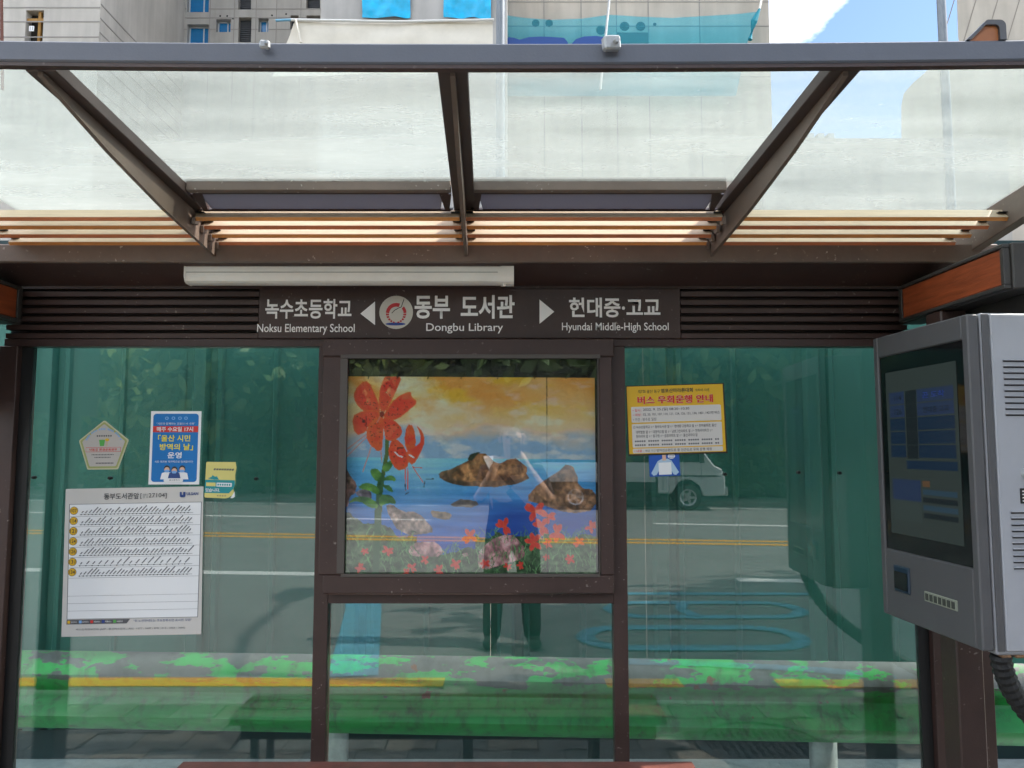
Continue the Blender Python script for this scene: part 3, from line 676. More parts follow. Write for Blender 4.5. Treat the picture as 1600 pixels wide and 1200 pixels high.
    def line(pts, w, col):
        for (ax, ay), (bx_, by) in zip(pts[:-1], pts[1:]):
            d2 = (bx_ - ax) ** 2 + (by - ay) ** 2; t_ = np.clip(((gx - ax) * (bx_ - ax) + (gy - ay) * (by - ay)) / d2, 0, 1)
            img[np.hypot(gx - ax - t_ * (bx_ - ax), gy - ay - t_ * (by - ay)) < w] = col
    A = lambda pts: crop(pts, 520, 570, 7.06)
    # stem and leaves
    line(A([(610, 800), (610, 1000), (575, 1200)]) + [(598, 770), (596, 830)], 3.2, (70, 92, 44)); line([(598, 745), (594, 800), (592, 895)], 5, (40, 84, 48))
    for pl in ([(380, 95), (450, 80), (500, 130), (500, 210), (450, 215), (400, 160)], [(500, 200), (560, 150), (620, 155), (650, 210), (560, 200)], [(255, 280), (330, 220), (430, 240), (490, 300), (460, 350), (380, 300)], [(500, 240), (590, 250), (625, 330), (540, 290)], [(160, 430), (260, 350), (420, 380), (480, 470), (400, 480), (280, 400)], [(480, 340), (600, 340), (660, 440), (560, 420), (480, 470)], [(500, 60), (600, -10), (610, 50), (560, 120), (510, 110)]):
        poly = smooth(C3([(x * 1.0, y) for x, y in pl]), 1); m = inside(poly); base = S([36, 88, 40]) + (S([110, 160, 70]) - S([36, 88, 40])) * np.clip((vnoise(16, 12, 31) - .3) * 2, 0, 1)[..., None]; img = np.where(m[..., None], base, img)
    for pts in ([(390, 770), (150, 960)], [(400, 790), (150, 1040)], [(440, 910), (350, 1190)], [(545, 960), (560, 1080)]): line(A(pts), .8, (196, 130, 120))
    for pts in ([(730, 80), (735, 300)], [(755, 80), (757, 290)], [(800, 60), (905, 215)], [(810, 70), (895, 75)]): line(C3(pts), .7, (214, 90, 70))
    for pts in ([(730, 235), (735, 295)], [(735, 335), (765, 320)], [(915, 265), (925, 205)], [(940, 188), (1010, 183)]): line(C3(pts), .7, (40, 24, 24))
    petal(A([(365, 165), (235, 300), (255, 420), (350, 515), (480, 560), (540, 500), (440, 260)])); petal(A([(590, 112), (530, 240), (515, 440), (560, 540), (625, 460), (745, 190), (750, 135), (640, 105)]))
    petal(A([(862, 290), (700, 370), (605, 500), (570, 580), (640, 610), (720, 605), (870, 485), (940, 410), (870, 365)])); petal(A([(220, 580), (340, 515), (500, 510), (540, 570), (390, 690), (385, 740), (265, 790)]))
    petal(A([(500, 580), (385, 700), (395, 860), (550, 985), (565, 800), (575, 590)]), (206, 84, 44)); petal(A([(555, 580), (680, 610), (785, 720), (740, 820), (600, 850), (580, 720)]))
    petal(A([(830, 665), (905, 685), (935, 905), (850, 980), (800, 860)]), (224, 84, 40), spots=False); petal(A([(925, 672), (1000, 740), (1028, 850), (985, 970), (900, 1115), (845, 1050), (820, 950), (930, 910), (985, 850), (972, 760)]), (224, 70, 40), spots=False, it=1)
    petal(A([(660, 840), (720, 830), (810, 920), (850, 1060), (835, 1140), (720, 1175), (625, 1000)]), (224, 70, 40)); line(A([(700, 970), (740, 1010), (780, 1022)]), 1.0, (236, 226, 220)); line(A([(860, 1000), (910, 1030)]), 1.2, (190, 200, 214))
    line(A([(740, 925), (800, 920)]), .9, (60, 30, 30)); img[np.hypot(gx - (520 + 350 / 7.06), gy - (570 + 630 / 7.06)) < 2.6] = (70, 24, 24); line(A([(560, 520), (500, 640)]), 1.2, (196, 120, 100)); img[np.hypot((gx - 598) / 5, (gy - 648) / 7) < .7] = (120, 30, 30)
    for cx_, cy_, s in ((790, 822, 15), (838, 798, 19), (736, 838, 14), (848, 822, 16), (872, 832, 16), (836, 846, 16), (858, 806, 13), (924, 822, 11), (905, 846, 10), (892, 872, 9), (568, 888, 9), (575, 862, 7), (715, 880, 10), (668, 874, 8), (610, 860, 10), (648, 886, 9), (690, 890, 10), (640, 895, 9), (760, 880, 9), (795, 884, 7), (815, 882, 7), (855, 870, 6), (858, 848, 9)):
        for q in range(5):
            a = q * 1.256 + random.random(); ux, uy = math.cos(a), math.sin(a)
            petal([(cx_ - uy * s * .12, cy_ + ux * s * .12), (cx_ + ux * s * .6 - uy * s * .28, cy_ + uy * s * .6 + ux * s * .28), (cx_ + ux * s, cy_ + uy * s), (cx_ + ux * s * .6 + uy * s * .28, cy_ + uy * s * .6 - ux * s * .28), (cx_ + uy * s * .12, cy_ - ux * s * .12)], (222, 62, 46), (186, 44, 40), False, 1)
    img = np.clip(img / 255, 0, 1); lin = np.where(img <= .04045, img / 12.92, ((img + .055) / 1.055) ** 2.4) * 1.5; lin = np.minimum(lin, .92)
    Y = -.0355
    tl, br = P(x0, yt, Y), P(x1, yb, Y)
    vx = np.linspace(tl.x, br.x, W); vz = np.linspace(tl.z, br.z, H)
    VX, VZ = np.meshgrid(vx, vz); VZ = VZ - (VX - tl.x) * .006
    co = np.stack([VX, np.full_like(VX, Y) - .0015 * np.sin((VX - tl.x) * 6), VZ], -1).reshape(-1, 3)
    idx = np.arange(W * H).reshape(H, W); q = np.stack([idx[:-1, :-1], idx[1:, :-1], idx[1:, 1:], idx[:-1, 1:]], -1).reshape(-1, 4)
    me = bpy.data.meshes.new('lily_poster'); me.vertices.add(W * H); me.vertices.foreach_set('co', co.ravel())
    me.loops.add(q.size); me.loops.foreach_set('vertex_index', q.ravel().astype(np.int32)); me.polygons.add(len(q)); me.polygons.foreach_set('loop_start', np.arange(0, q.size, 4, dtype=np.int32))
    me.update(calc_edges=True)
    ca = me.color_attributes.new('print', 'FLOAT_COLOR', 'POINT'); ca.data.foreach_set('color', np.concatenate([lin.reshape(-1, 3), np.ones((W * H, 1))], 1).ravel())
    m = mat('poster_print', (.5, .5, .5), .35); n, l, b = nodes_of(m); at = n.new('ShaderNodeAttribute'); at.attribute_name = 'print'; l.new(at.outputs['Color'], b.inputs['Base Color'])
    me.materials.append(m); o = bpy.data.objects.new('lily_poster', me); COL.objects.link(o)
    tag(o, 'printed poster of orange tiger lilies above a blue rocky sea, inside the case', 'poster')
    bar = tl; cords = []
    for px in (575, 620, 668, 720, 777, 835, 884):
        a = P(px, 592, Y - .004); MB().tube([a, a + Vector((.007, 0, .018)), a + Vector((.012, -.001, .035))], .0018, 5).build('hanging_cord', RUBBER, o)
poster()

# ------------------------------------------------------------------ notices on the glass
class Board:
    def __init__(s, name, label, cat, tl, tr, bl, mt, y=-.0055, t=.0012, group=None, shape=None, r=0):
        a, b, c = P(*tl, y), P(*tr, y), P(*bl, y); s.w = (b - a).length; s.h = (c - a).length
        ang = math.atan2(b.z - a.z, b.x - a.x); s.o = empty(name, (a.x, y, a.z), (0, -ang, 0)); tag(s.o, label, cat, group); s.k = 0
        s.base = MB().prism([(u * s.w, -v * s.h) for u, v in (shape or [(0, 0), (1, 0), (1, 1), (0, 1)])], 'y', -t, 0).build('sheet', mt, s.o); s.y = -t - .0006
    def rect(s, u0, v0, u1, v1, mt, name='printed_panel', lay=0): return s.poly([(u0, v0), (u1, v0), (u1, v1), (u0, v1)], mt, name, lay)
    def poly(s, pts, mt, name='printed_shape', lay=0):
        return MB().face([(u * s.w, s.y - lay * .0005, -v * s.h) for u, v in pts]).build(name, mt, s.o)
    def text(s, body, u0, v0, u1, v1, mt, bold=0, lay=2): return fit_text('lettering', body, mt, u0 * s.w, u1 * s.w, -v1 * s.h, -v0 * s.h, s.y - lay * .0005, s.o, bold)
    def multi(s, quads, mt, name, lay=1):
        mb = MB()
        for q in quads: mb.face([(u * s.w, s.y - lay * .0005, -v * s.h) for u, v in q])
        o = mb.build(name, mt, s.o); o['kind'] = 'stuff'; return o
def circ(cx, cy_, rx, ry, n=20): return [(cx + rx * math.cos(2 * math.pi * k / n), cy_ + ry * math.sin(2 * math.pi * k / n)) for k in range(n)]
def rrect(u0, v0, u1, v1, ru, rv):
    o = []
    for cx, cyy, a0 in ((u1 - ru, v0 + rv, -90), (u1 - ru, v1 - rv, 0), (u0 + ru, v1 - rv, 90), (u0 + ru, v0 + rv, 180)):
        for k in range(5): a = R(a0 + 90 * k / 4); o.append((cx + ru * math.cos(a), cyy + rv * math.sin(a)))
    return o
PAPER = mat('white_paper', (.84, .84, .84), .55); PAPERG = mat('grey_paper', (.62, .59, .55), .55)
YELP = mat('yellow_print', (.74, .44, .02), .5); INK = mat('ink_print', (.03, .03, .035), .5); INKG = mat('grey_ink_print', (.10, .10, .11), .5); NAVY = mat('navy_print', (.02, .06, .22), .5)
CYANP = mat('bright_blue_print', (.0, .17, .50), .5); TEALP = mat('teal_print', (.01, .27, .30), .5); PALEY = mat('pale_yellow_print', (.70, .62, .20), .5); GREENP = mat('green_print', (.10, .42, .08), .5)
CORAL = mat('coral_red_print', (.66, .035, .03), .5); LBLUE = mat('light_blue_print', (.20, .42, .75), .5); SKIN_P = mat('peach_print', (.75, .47, .33), .5); PINKW = mat('off_white_print', (.66, .62, .58), .5)
# route map
b = Board('route_map', 'large white route map sheet with seven yellow numbered rows on the left pane', 'route map', (103, 764), (318, 760), (92, 995), PAPERG)
b.poly([(0.03, .105), (.99, .105), (.975, .885), (.035, .885)], INKG, 'table_border'); b.poly([(.035, .108), (.986, .108), (.971, .882), (.04, .882)], PAPER, 'table_field', 1)
b.text('동부도서관앞', .28, .035, .535, .078, INK, .012); b.text('[', .545, .04, .555, .078, INK); b.text('정류소', .565, .043, .6, .056, INKG); b.text('번  호', .565, .06, .6, .073, INKG); b.text('27104]', .605, .04, .735, .078, INK)
b.poly([(.83, .035), (.845, .035), (.845, .055), (.855, .055), (.855, .035), (.872, .035), (.872, .066), (.862, .072), (.84, .072), (.83, .066)], NAVY, 'city_mark', 2); b.text('ULSAN', .88, .038, .965, .058, NAVY, .03); b.text('FOR YOU', .882, .062, .962, .07, NAVY) if False else None
qs = []; dots = []; r2 = np.random.default_rng(3)
for k, num in enumerate(('107', '114', '121', '124', '126', '131', '134')):
    v = .172 + k * .0695
    b.rect(.04, v + .018, .98, v + .0195, INKG, 'row_line', 2)
    b.poly(circ(.066 + .003 * k * 0, v - .022, .0300, .0275), INK, 'badge_rim', 3); b.poly(circ(.066, v - .022, .0275, .0252), YELP, 'route_badge', 4)
    b.text(num, .045, v - .035, .087, v - .01, INK, .01, 5)
    qs.append([(.11, v + .004), (.93, v + .004), (.93, v + .0062), (.11, v + .0062)])
    nst = 18 if num == '131' else 30; u = .125
    for j in range(nst):
        u = .12 + j * (.80 / nst); Ln = r2.uniform(.014, .05) if j else .014; w_ = .0058
        dots.append([(u - .004, v + .0015), (u + .004, v + .0015), (u + .004, v + .0088), (u - .004, v + .0088)])
        sx, sy = Ln * .9, Ln * .92; v0 = v - .003
        qs.append([(u, v0 - .004), (u + w_, v0), (u + w_ + sx, v0 - sy), (u + sx, v0 - sy - .004)])
b.multi(qs, mat('stop_name_print', (.14, .14, .15), .5), 'stop_names', 3); b.multi(dots, INK, 'stop_dots', 4)
for k in range(3): b.rect(.04, .728 + k * .05, .975, .7294 + k * .05, INKG, 'row_line', 2)
b.poly([(.035, .888), (.49, .888), (.465, .918), (.035, .918)], INKG, 'legend_bar', 1)
for k, (cm, tx) in enumerate(((YELP, '일반버스'), (LBLUE, '좌석버스'), (CORAL, '리무진버스'), (BLUEP, '직행버스'), (GREENP, '마을버스'))):
    u = .042 + k * .082; b.rect(u, .893, u + .02, .912, cm, 'legend_key', 2); b.text(tx, u + .025, .897, u + .07, .909, PAPER, 0, 3)
b.text('"위 노선안내도는 주요정류소만 표시한 것임"', .515, .893, .93, .910, NAVY); b.text('버스도착정보안내 (APP : 울산버스정보 / ARS : 1577 - 3609 / SMS : 013 - 3366 - 3600)', .105, .945, .885, .962, INKG)
# blue notice
b = Board('blue_poster', 'blue portrait notice with red band and yellow heading above the route map', 'poster', (236.5, 642.5), (315, 642.5), (231.5, 757), PAPER)
b.poly(rrect(.05, .035, .95, .965, .06, .04), CYANP); b.rect(.05, .205, .95, .288, CORAL, 'red_band', 1)
b.text('"시민과 함께하는 코로나 19 극복"', .12, .155, .88, .188, PAPER); b.text('매주 수요일 17시', .13, .215, .85, .28, PAPER, .02, 3)
b.text('「울산 시민', .16, .325, .80, .415, mat('bright_yellow_print', (.85, .72, .02), .5), .02); b.text('방역의 날」', .2, .445, .86, .535, MAT['bright_yellow_print'], .02); b.text('운영', .36, .56, .64, .645, PAPER, .02)
b.text('시민 여러분 적극적으로 참여합시다!', .11, .675, .87, .705, PAPER)
for cx in (.32, .45, .58, .70): b.poly(rrect(cx - .035, .075, cx + .035, .118, .03, .018), LBLUE, 'printed_icon', 1); b.poly(rrect(cx - .018, .085, cx + .018, .108, .015, .01), CYANP, 'printed_icon', 2)
for cx, cm, top in ((.36, PAPER, .755), (.66, PAPER, .755), (.51, NAVY, .77)):
    l = 1 if cm is PAPER else 4
    b.poly([(cx - .13, .93), (cx - .10, .845), (cx, .825), (cx + .10, .845), (cx + .13, .93)], cm, 'printed_figure', l); b.poly(circ(cx, top + .03, .062, .045), INK, 'printed_hair', l + 1); b.poly(circ(cx, top + .045, .052, .036), SKIN_P, 'printed_face', l + 2); b.poly(rrect(cx - .045, top + .045, cx + .045, top + .08, .02, .015), LBLUE, 'printed_mask', l + 3)
b.poly(rrect(.31, .915, .69, .966, .03, .015), PAPER, 'name_tab', 8); b.text('울산광역시', .42, .928, .62, .95, INK, 0, 9)
# pentagon sticker
def pent(k=1.0):
    base = [(.5, .0), (1.0, .41), (.80, 1.0), (.19, 1.0), (.0, .41)]; o = []
    for i, p in enumerate(base):
        a, c = base[i - 1], base[(i + 1) % 5]
        for t in (.10, .03): o.append((p[0] + (a[0] - p[0]) * t, p[1] + (a[1] - p[1]) * t))
        for t in (.03, .10): o.append((p[0] + (c[0] - p[0]) * t, p[1] + (c[1] - p[1]) * t))
    return [(.5 + (x - .5) * k, .55 + (y - .55) * k) for x, y in o]
b = Board('pentagon_sticker', 'pale five sided sticker with yellow rim at the left of the pane', 'sticker', (124.5, 657), (202.5, 656), (124.5, 734), mat('cream_sticker', (.56, .55, .36), .5), shape=pent())
b.poly(pent(.94), mat('olive_rim_print', (.36, .38, .13), .5)); b.poly(pent(.86), mat('pale_grey_sticker', (.52, .48, .44), .5), 'sticker_field', 1)
b.rect(.15, .55, .85, .645, CORAL, 'boxed_title', 2); b.rect(.157, .557, .843, .638, MAT['pale_grey_sticker'], 'boxed_title', 3); b.text('낙동강 환경운동본부', .22, .57, .78, .625, CORAL, .02, 4)
b.poly([(.41, .40), (.53, .40), (.51, .525), (.43, .525)], GREENP, 'printed_bin', 3); b.poly(circ(.57, .40, .04, .03), YELP, 'printed_tag', 3); b.rect(.565, .42, .575, .53, YELP, 'printed_tag', 3)
arcq = []
for k in range(26):
    a = R(202 + 136 * k / 25); cx, cyy = .5 + .37 * math.cos(a), .52 + .34 * math.sin(a)
    if k % 5 == 4: continue
    dx, dy = -math.sin(a) * .011, math.cos(a) * .011; ex, ey = math.cos(a) * .018, math.sin(a) * .018
    arcq.append([(cx - dx - ex, cyy - dy - ey), (cx + dx - ex, cyy + dy - ey), (cx + dx + ex, cyy + dy + ey), (cx - dx + ex, cyy - dy + ey)])
b.multi(arcq, LBLUE, 'curved_lettering', 3)
b.multi([[(.36 + k * .045, .305), (.39 + k * .045, .305), (.39 + k * .045, .335), (.36 + k * .045, .335)] for k in range(7)] + [[(.27 + k * .03, .69 + j * .055), (.288 + k * .03, .69 + j * .055), (.288 + k * .03, .71 + j * .055), (.27 + k * .03, .71 + j * .055)] for k in range(15) for j in range(2) if not (j and (k < 2 or k > 12))] + [[(.36 + k * .03, .86), (.38 + k * .03, .86), (.38 + k * .03, .885), (.36 + k * .03, .885)] for k in range(12)], INKG, 'small_lettering', 3)
# torn yellow sticker
tear = [(.02, .01), (.96, .0), (1.0, .16), (.97, .36), (.985, .6), (.93, .74), (.97, .88), (.78, .98), (.70, 1.0), (.03, .99), (.0, .96), (.0, .03)]
b = Board('torn_sticker', 'small torn yellow and teal sticker right of the blue poster', 'sticker', (322.5, 721), (370, 722), (320.5, 778), PALEY, shape=tear)
b.poly([(.0, .5), (.97, .5), (.98, .62), (.93, .74), (.80, .86), (.0, .86)], TEALP); b.text('있습니다.', .03, .73, .5, .83, PAPER, .02); b.rect(.04, .575, .35, .675, PALEY, 'printed_block', 1); b.rect(.38, .575, .88, .68, PAPER, 'printed_block', 1)
b.multi([[(.41 + k * .075, .6), (.46 + k * .075, .6), (.46 + k * .075, .655), (.41 + k * .075, .655)] for k in range(6)], TEALP, 'small_lettering', 2); b.multi([[(.27 + k * .085, .19), (.33 + k * .085, .18), (.32 + k * .085, .23), (.26 + k * .085, .24)] for k in range(8)] + [[(.42 + k * .08, .92), (.46 + k * .08, .92), (.46 + k * .08, .945), (.42 + k * .08, .945)] for k in range(4)], INKG, 'small_lettering', 1)
b.poly([(.08, .46), (.2, .42), (.24, .37), (.31, .41), (.38, .40), (.45, .49), (.3, .495)], TEALP, 'printed_figure', 1); b.poly([(.86, .99), (.99, .80), (1.0, .95), (.93, .99)], PAPER, 'curled_corner', 3)
# yellow detour notice
b = Board('detour_notice', 'yellow landscape notice with red heading at the top of the right pane', 'notice', (977.5, 603), (1131, 598.5), (982.5, 712.5), mat('dark_backing', (.03, .022, .012), .5), y=-.006)
b.rect(.008, .012, .985, .975, YELP); b.text('제7회 울산 동구', .12, .065, .345, .115, INK, 0); b.text('염포산마라톤대회', .355, .055, .68, .115, INK, .02); b.text('개최에 따른', .70, .07, .85, .11, INK)
for k, (du, dv) in enumerate(((-.004, 0), (.004, 0), (0, -.006), (0, .006))): b.text('버스 우회운행 안내', .115 + du, .158 + dv, .875 + du, .268 + dv, PAPER, 0, 2 + k * .25)
for k, (du, dv) in enumerate(((-.0035, 0), (0, -.003), (.0035, 0), (0, .003))): b.text('버스 우회운행 안내', .115 + du, .158 + dv, .875 + du, .268 + dv, CORAL, 0, 5 + k * .4)
b.poly(rrect(.045, .305, .955, .53, .012, .016), PINKW, 'text_panel', 1); b.poly(rrect(.045, .55, .955, .885, .012, .016), PINKW, 'text_panel', 1); b.poly(rrect(.045, .90, .955, .965, .012, .016), PINKW, 'text_panel', 1)
b.text('• 일시 :', .06, .335, .155, .375, CORAL, .01); b.text('2022. 9. 25.(일) 08:20~10:30', .165, .325, .635, .375, INK, .01)
b.text('• 대상 :', .06, .40, .155, .44, CORAL, .01); b.text('32, 33, 101, 107, 114, 121, 124, 126, 131, 134, 1401, 1421번 버스', .165, .395, .94, .44, INK, .008)
b.text('• 구간 : 봉수로 일원', .06, .465, .295, .51, INK)
b.text('○ 녹수초등학교 ↔ 동부도서관 앞 ↔ 현대중·고등학교 앞 ↔ 한마음회관, 울산', .06, .575, .90, .62, INK, .008); b.text('대학병원 앞 ↔ 대경넥스빌 앞 ↔ 남호그린아파트 앞 ↔ 전하아이파크 ↔', .085, .645, .86, .69, INK, .008); b.text('한라타워 앞 ↔ 동구청 ↔ 금강아파트 앞 ↔ 울산과학대 앞', .085, .705, .705, .75, INK, .008)
for v in (.785, .84): b.multi([[(.07 + k * .0225, v), (.086 + k * .0225, v), (.086 + k * .0225, v + .022), (.07 + k * .0225, v + .022)] for k in range(38) if k % 6 != 5], INKG, 'small_lettering', 2)
b.text('• 내용 :', .06, .915, .155, .952, CORAL, .01); b.text('해당 구간', .17, .917, .275, .95, INKG); b.text('방어진순환도로 등 인근도로 우회 운행 예정', .285, .912, .84, .953, INK, .006)
# small blue card below it (its code is left blank)
b = Board('blue_card', 'small blue card with a figure holding a blank white sheet, under the yellow notice', 'sticker', (1013.5, 711), (1061, 709), (1015.5, 745), mat('royal_blue_print', (.015, .09, .42), .5), y=-.0045)
b.poly([(.28, .30), (.42, .20), (.62, .20), (.74, .30), (.96, .84), (.86, .96), (.78, .93), (.66, .62), (.36, .62), (.22, .93), (.12, .96), (.05, .84)], mat('pale_shirt_print', (.42, .58, .72), .5)); b.rect(.44, .0, .56, .28, SKIN_P, 'printed_neck', 1); b.rect(.30, .37, .72, .93, PAPER, 'blank_sheet', 2); b.poly(circ(.74, .10, .12, .11), PAPER, 'speech_bubble', 1)
b.multi([[(.66 + k * .045, .06 + j * .07), (.69 + k * .045, .06 + j * .07), (.69 + k * .045, .09 + j * .07), (.66 + k * .045, .09 + j * .07)] for k in range(4) for j in range(2)], NAVY, 'small_lettering', 2)

# ------------------------------------------------------------------ tube light
TL = empty('tube_light', P(545, 428, -.16)); tag(TL, 'long white tube light fixed under the beam above the name board', 'light fixture')
a, c = P(288, 413, -.17), P(803, 441, -.17); w2 = (c.x - a.x) / 2; h2 = (a.z - c.z) / 2; TL.location = ((a.x + c.x) / 2, -.14, (a.z + c.z) / 2)
prof = [(-.03, h2), (-.03, -h2 * .3), (-.022, -h2 * .8), (-.008, -h2), (.03, -h2), (.035, h2)]
MB().prism(prof, 'x', -w2 + .006, w2 - .05).build('housing', WHITE, TL, smooth=False)
MB().prism([(y - (.002 if y < 0 else -.001), z - .002 if z < 0 else z) for y, z in prof], 'x', -w2, -w2 + .006).build('end_cap', WHITE, TL); MB().prism([(y - (.003 if y < 0 else -.001), z - .003 if z < 0 else z) for y, z in prof], 'x', w2 - .05, w2).build('end_cap', WHITE, TL)
box('seam', mat('grey_seam', (.35, .34, .31), .5), -w2 + .008, w2 - .06, -.0315, -.0301, h2 * .08, h2 * .16, TL, 0)
MB().lathe([(0, -.006), (.006, -.004), (.006, .004)], 10, 'z', (w2 - .035, -.012, -h2 - .006)).build('pull_switch', WHITE, TL)

# ------------------------------------------------------------------ bus information terminal
n_ = P(1523, 750, -.77); f_ = P(1372, 750, -.25)
T0 = Vector((f_.x, -.25, 0)); T1 = Vector((n_.x, -.77, 0)); ud = (T1 - T0); TW = ud.length; ang = math.atan2(ud.y, ud.x)
zt_ = (Z_(531, -.25) + Z_(489, -.77)) / 2; zb_ = (Z_(955, -.25) + Z_(1021, -.77)) / 2; THt = zt_ - zb_
BT = empty('bus_information_terminal', (T0.x, T0.y, zb_), (0, 0, ang)); tag(BT, 'grey boxed bus arrival screen hung at the right end of the shelter', 'display terminal')
# local: x along the face (0 = far edge), -y... face looks towards local -y
s_ = 1 if (Matrix.Rotation(ang, 3, 'Z') @ Vector((0, -1, 0))).x < 0 else -1
def tb(name, m, x0, x1, d0, d1, z0, z1, bev=.004, parent=None): return box(name, m, x0, x1, s_ * d0 * 1.0, s_ * d1, z0, z1, parent or BT, bev)
DEP = .26
tb('front_bezel', GREYBOX, 0, TW * .055 + .0, 0, .035, 0, THt); tb('front_bezel', GREYBOX, TW * .945, TW, 0, .035, 0, THt)
sz0, sz1 = THt * .235, THt * .925
tb('front_bezel', GREYBOX, TW * .055, TW * .945, 0, .035, 0, sz0 - .0); tb('front_bezel', GREYBOX, TW * .055, TW * .945, 0, .035, sz1, THt)
tb('black_border', BLACKG, TW * .055 + .001, TW * .945 - .001, .006, .034, sz0 + .001, sz1 - .001, .001)
tb('body', LIGHTBOX, .03, TW - .0, .041, DEP, -.012, THt + .004, .006); tb('gap_strip', mat('dark_gap', (.02, .02, .022), .6),   .02, TW - .012, .0355, .0405, .01, THt - .008, .0)
tb('edge_strip', GREYBOX, TW + .0005, TW + .006, .0415, .062, 0, THt, .001)
GLOW = bpy.data.materials.new('lit_screen'); GLOW.use_nodes = True; gb = GLOW.node_tree.nodes['Principled BSDF']; gb.inputs['Base Color'].default_value = (.012, .016, .016, 1); gb.inputs['Roughness'].default_value = .2; gb.inputs['Specular IOR Level'].default_value = .12; gb.inputs['Emission Color'].default_value = (.09, .12, .11, 1); gb.inputs['Emission Strength'].default_value = .06
def lit(name, c, e):
    m = GLOW.copy(); m.name = name; q = m.node_tree.nodes['Principled BSDF']; q.inputs['Emission Color'].default_value = (*c, 1); q.inputs['Emission Strength'].default_value = e; return m
SB, SB2, SDK, SGY = lit('screen_blue', (.03, .10, .26), .03), lit('screen_pale_blue', (.06, .11, .28), .05), lit('screen_dark', (.02, .03, .04), .06), lit('screen_grey', (.12, .17, .16), .05)
u0, u1, w0, w1 = TW * .13, TW * .87, THt * .295, THt * .865
scr = tb('screen', GLOW, u0, u1, .004, .0058, w0, w1, .0)
def sc_rect(a, c, d, e, m, lay=1, name='screen_field'):     # a,d across 0..1 ; c,e down 0..1
    return tb(name, m, u0 + (u1 - u0) * a, u0 + (u1 - u0) * d, .004 - .0006 * lay, .0039 - .0006 * (lay - 1), w1 - (w1 - w0) * e, w1 - (w1 - w0) * c, 0, scr)
for k in range(5):
    v = .13 + k * .082; sc_rect(.05, v, .28, v + .074, SB2 if k < 2 else SB); sc_rect(.30, v, .46, v + .08, SDK); sc_rect(.47, v, .96, v + .074, SB2 if k < 2 else SB)
sc_rect(.28, .55, .97, .60, SB); sc_rect(.05, .665, .47, .79, SB2); sc_rect(.05, .79, .47, .915, SGY); sc_rect(.5, .665, .6, .70, lit('screen_brown', (.25, .13, .06), .08))
for k in range(4): sc_rect(.5, .715 + k * .045, .95, .745 + k * .045, SDK if k % 2 else lit('screen_teal', (.04, .09, .14), .1))
def sc_text(body, a, c, d, e, m): return fit_text('screen_lettering', body, m, u0 + (u1 - u0) * a, u0 + (u1 - u0) * d, w1 - (w1 - w0) * e, w1 - (w1 - w0) * c, s_ * (.004 - .0014), scr, .01)
sc_text('114', .13, .15, .24, .185, SDK); sc_text('126', .13, .235, .24, .27, SDK); sc_text('곧 도착', .55, .15, .85, .185, BLUEP); sc_text('현대중·고교', .55, .235, .9, .27, SDK)
rd = tb('card_reader', mat('reader_blue', (.01, .03, .055), .3), TW * .16, TW * .335, -.006, .01, THt * .095, THt * .185); tb('reader_window', BLACKG, TW * .175, TW * .32, -.0075, -.0062, THt * .105, THt * .165, 0, rd)
kp = tb('button_strip', mat('pale_green_label', (.30, .32, .25), .5), TW * .49, TW * .80, -.004, .002, THt * .093, THt * .125, .001)
for k in range(7): tb('button', mat('dark_button', (.05, .055, .045), .5), TW * (.505 + k * .042), TW * (.535 + k * .042), -.0065, -.0041, THt * .098, THt * .12, .001, kp)
# right-hand casing side: faces the camera, with louvre slots, lock and plate
def side(name, m, d0, d1, z0, z1, out=.004, parent=None, bev=.001): return box(name, m, TW + .0003, TW + out, s_ * d0, s_ * d1, z0, z1, parent or BT, bev)
sd_ = side('side_door', LIGHTBOX, .066, DEP - .002, .0, THt, .008, None, .003)
SLOT = mat('slot_shadow', (.03, .03, .035), .7)
for grp in ((.853, 10), (.40, 10)):
    for k in range(grp[1]):
        z = THt * grp[0] - k * .0175; o_ = box('vent_slot', SLOT, TW + .0082, TW + .009, s_ * .098, s_ * (DEP - .01), z, z + .004, sd_, 0); box('vent_hood', LIGHTBOX, TW + .0082, TW + .015, s_ * .096, s_ * (DEP - .008), z + .0045, z + .0075, sd_, .0008)
lk = MB().lathe([(0, TW + .022), (.014, TW + .022), (.017, TW + .014), (.019, TW + .0082)], 20, 'x', (0, s_ * .152, THt * .52)).build('door_lock', GALV, BT)
pl_ = box('rating_plate', BLACKP, TW + .0082, TW + .0095, s_ * .128, s_ * (DEP - .006), THt * .43, THt * .475, sd_, 0)
for k in range(4): box('plate_line', WHITEP, TW + .0096, TW + .010, s_ * (.134), s_ * (.2 - .01 * (k % 2)), THt * (.436 + k * .0095), THt * (.4395 + k * .0095), pl_, 0)
for dd in (.06, .10): tb('rusty_corner', mat('rusted_steel', (.30, .17, .09), .9, var=.4, vscale=60), TW - .03, TW - .005, dd, dd + .03, -.022, -.0125)
cpts = [Vector((1.405, -.735, zb_ - .015)) + Vector((.02 * t + .05 * t * t, .03 * t, -.15 * t)) for t in np.linspace(0, 4, 60)]
rads = [.026 + .004 * (k % 2) for k in range(60)]
cable = MB().tube(cpts, rads, 12).build('cable_conduit', RUBBER, None, smooth=False); tag(cable, 'black ribbed cable conduit running down from the arrival screen', 'cable')
arm = MB().box(.05, .2, min(s_ * DEP, s_ * (DEP + .02)), max(s_ * DEP, s_ * (DEP + .02)), THt * .3, THt * .8).build('mount_plate', GREYBOX, BT)

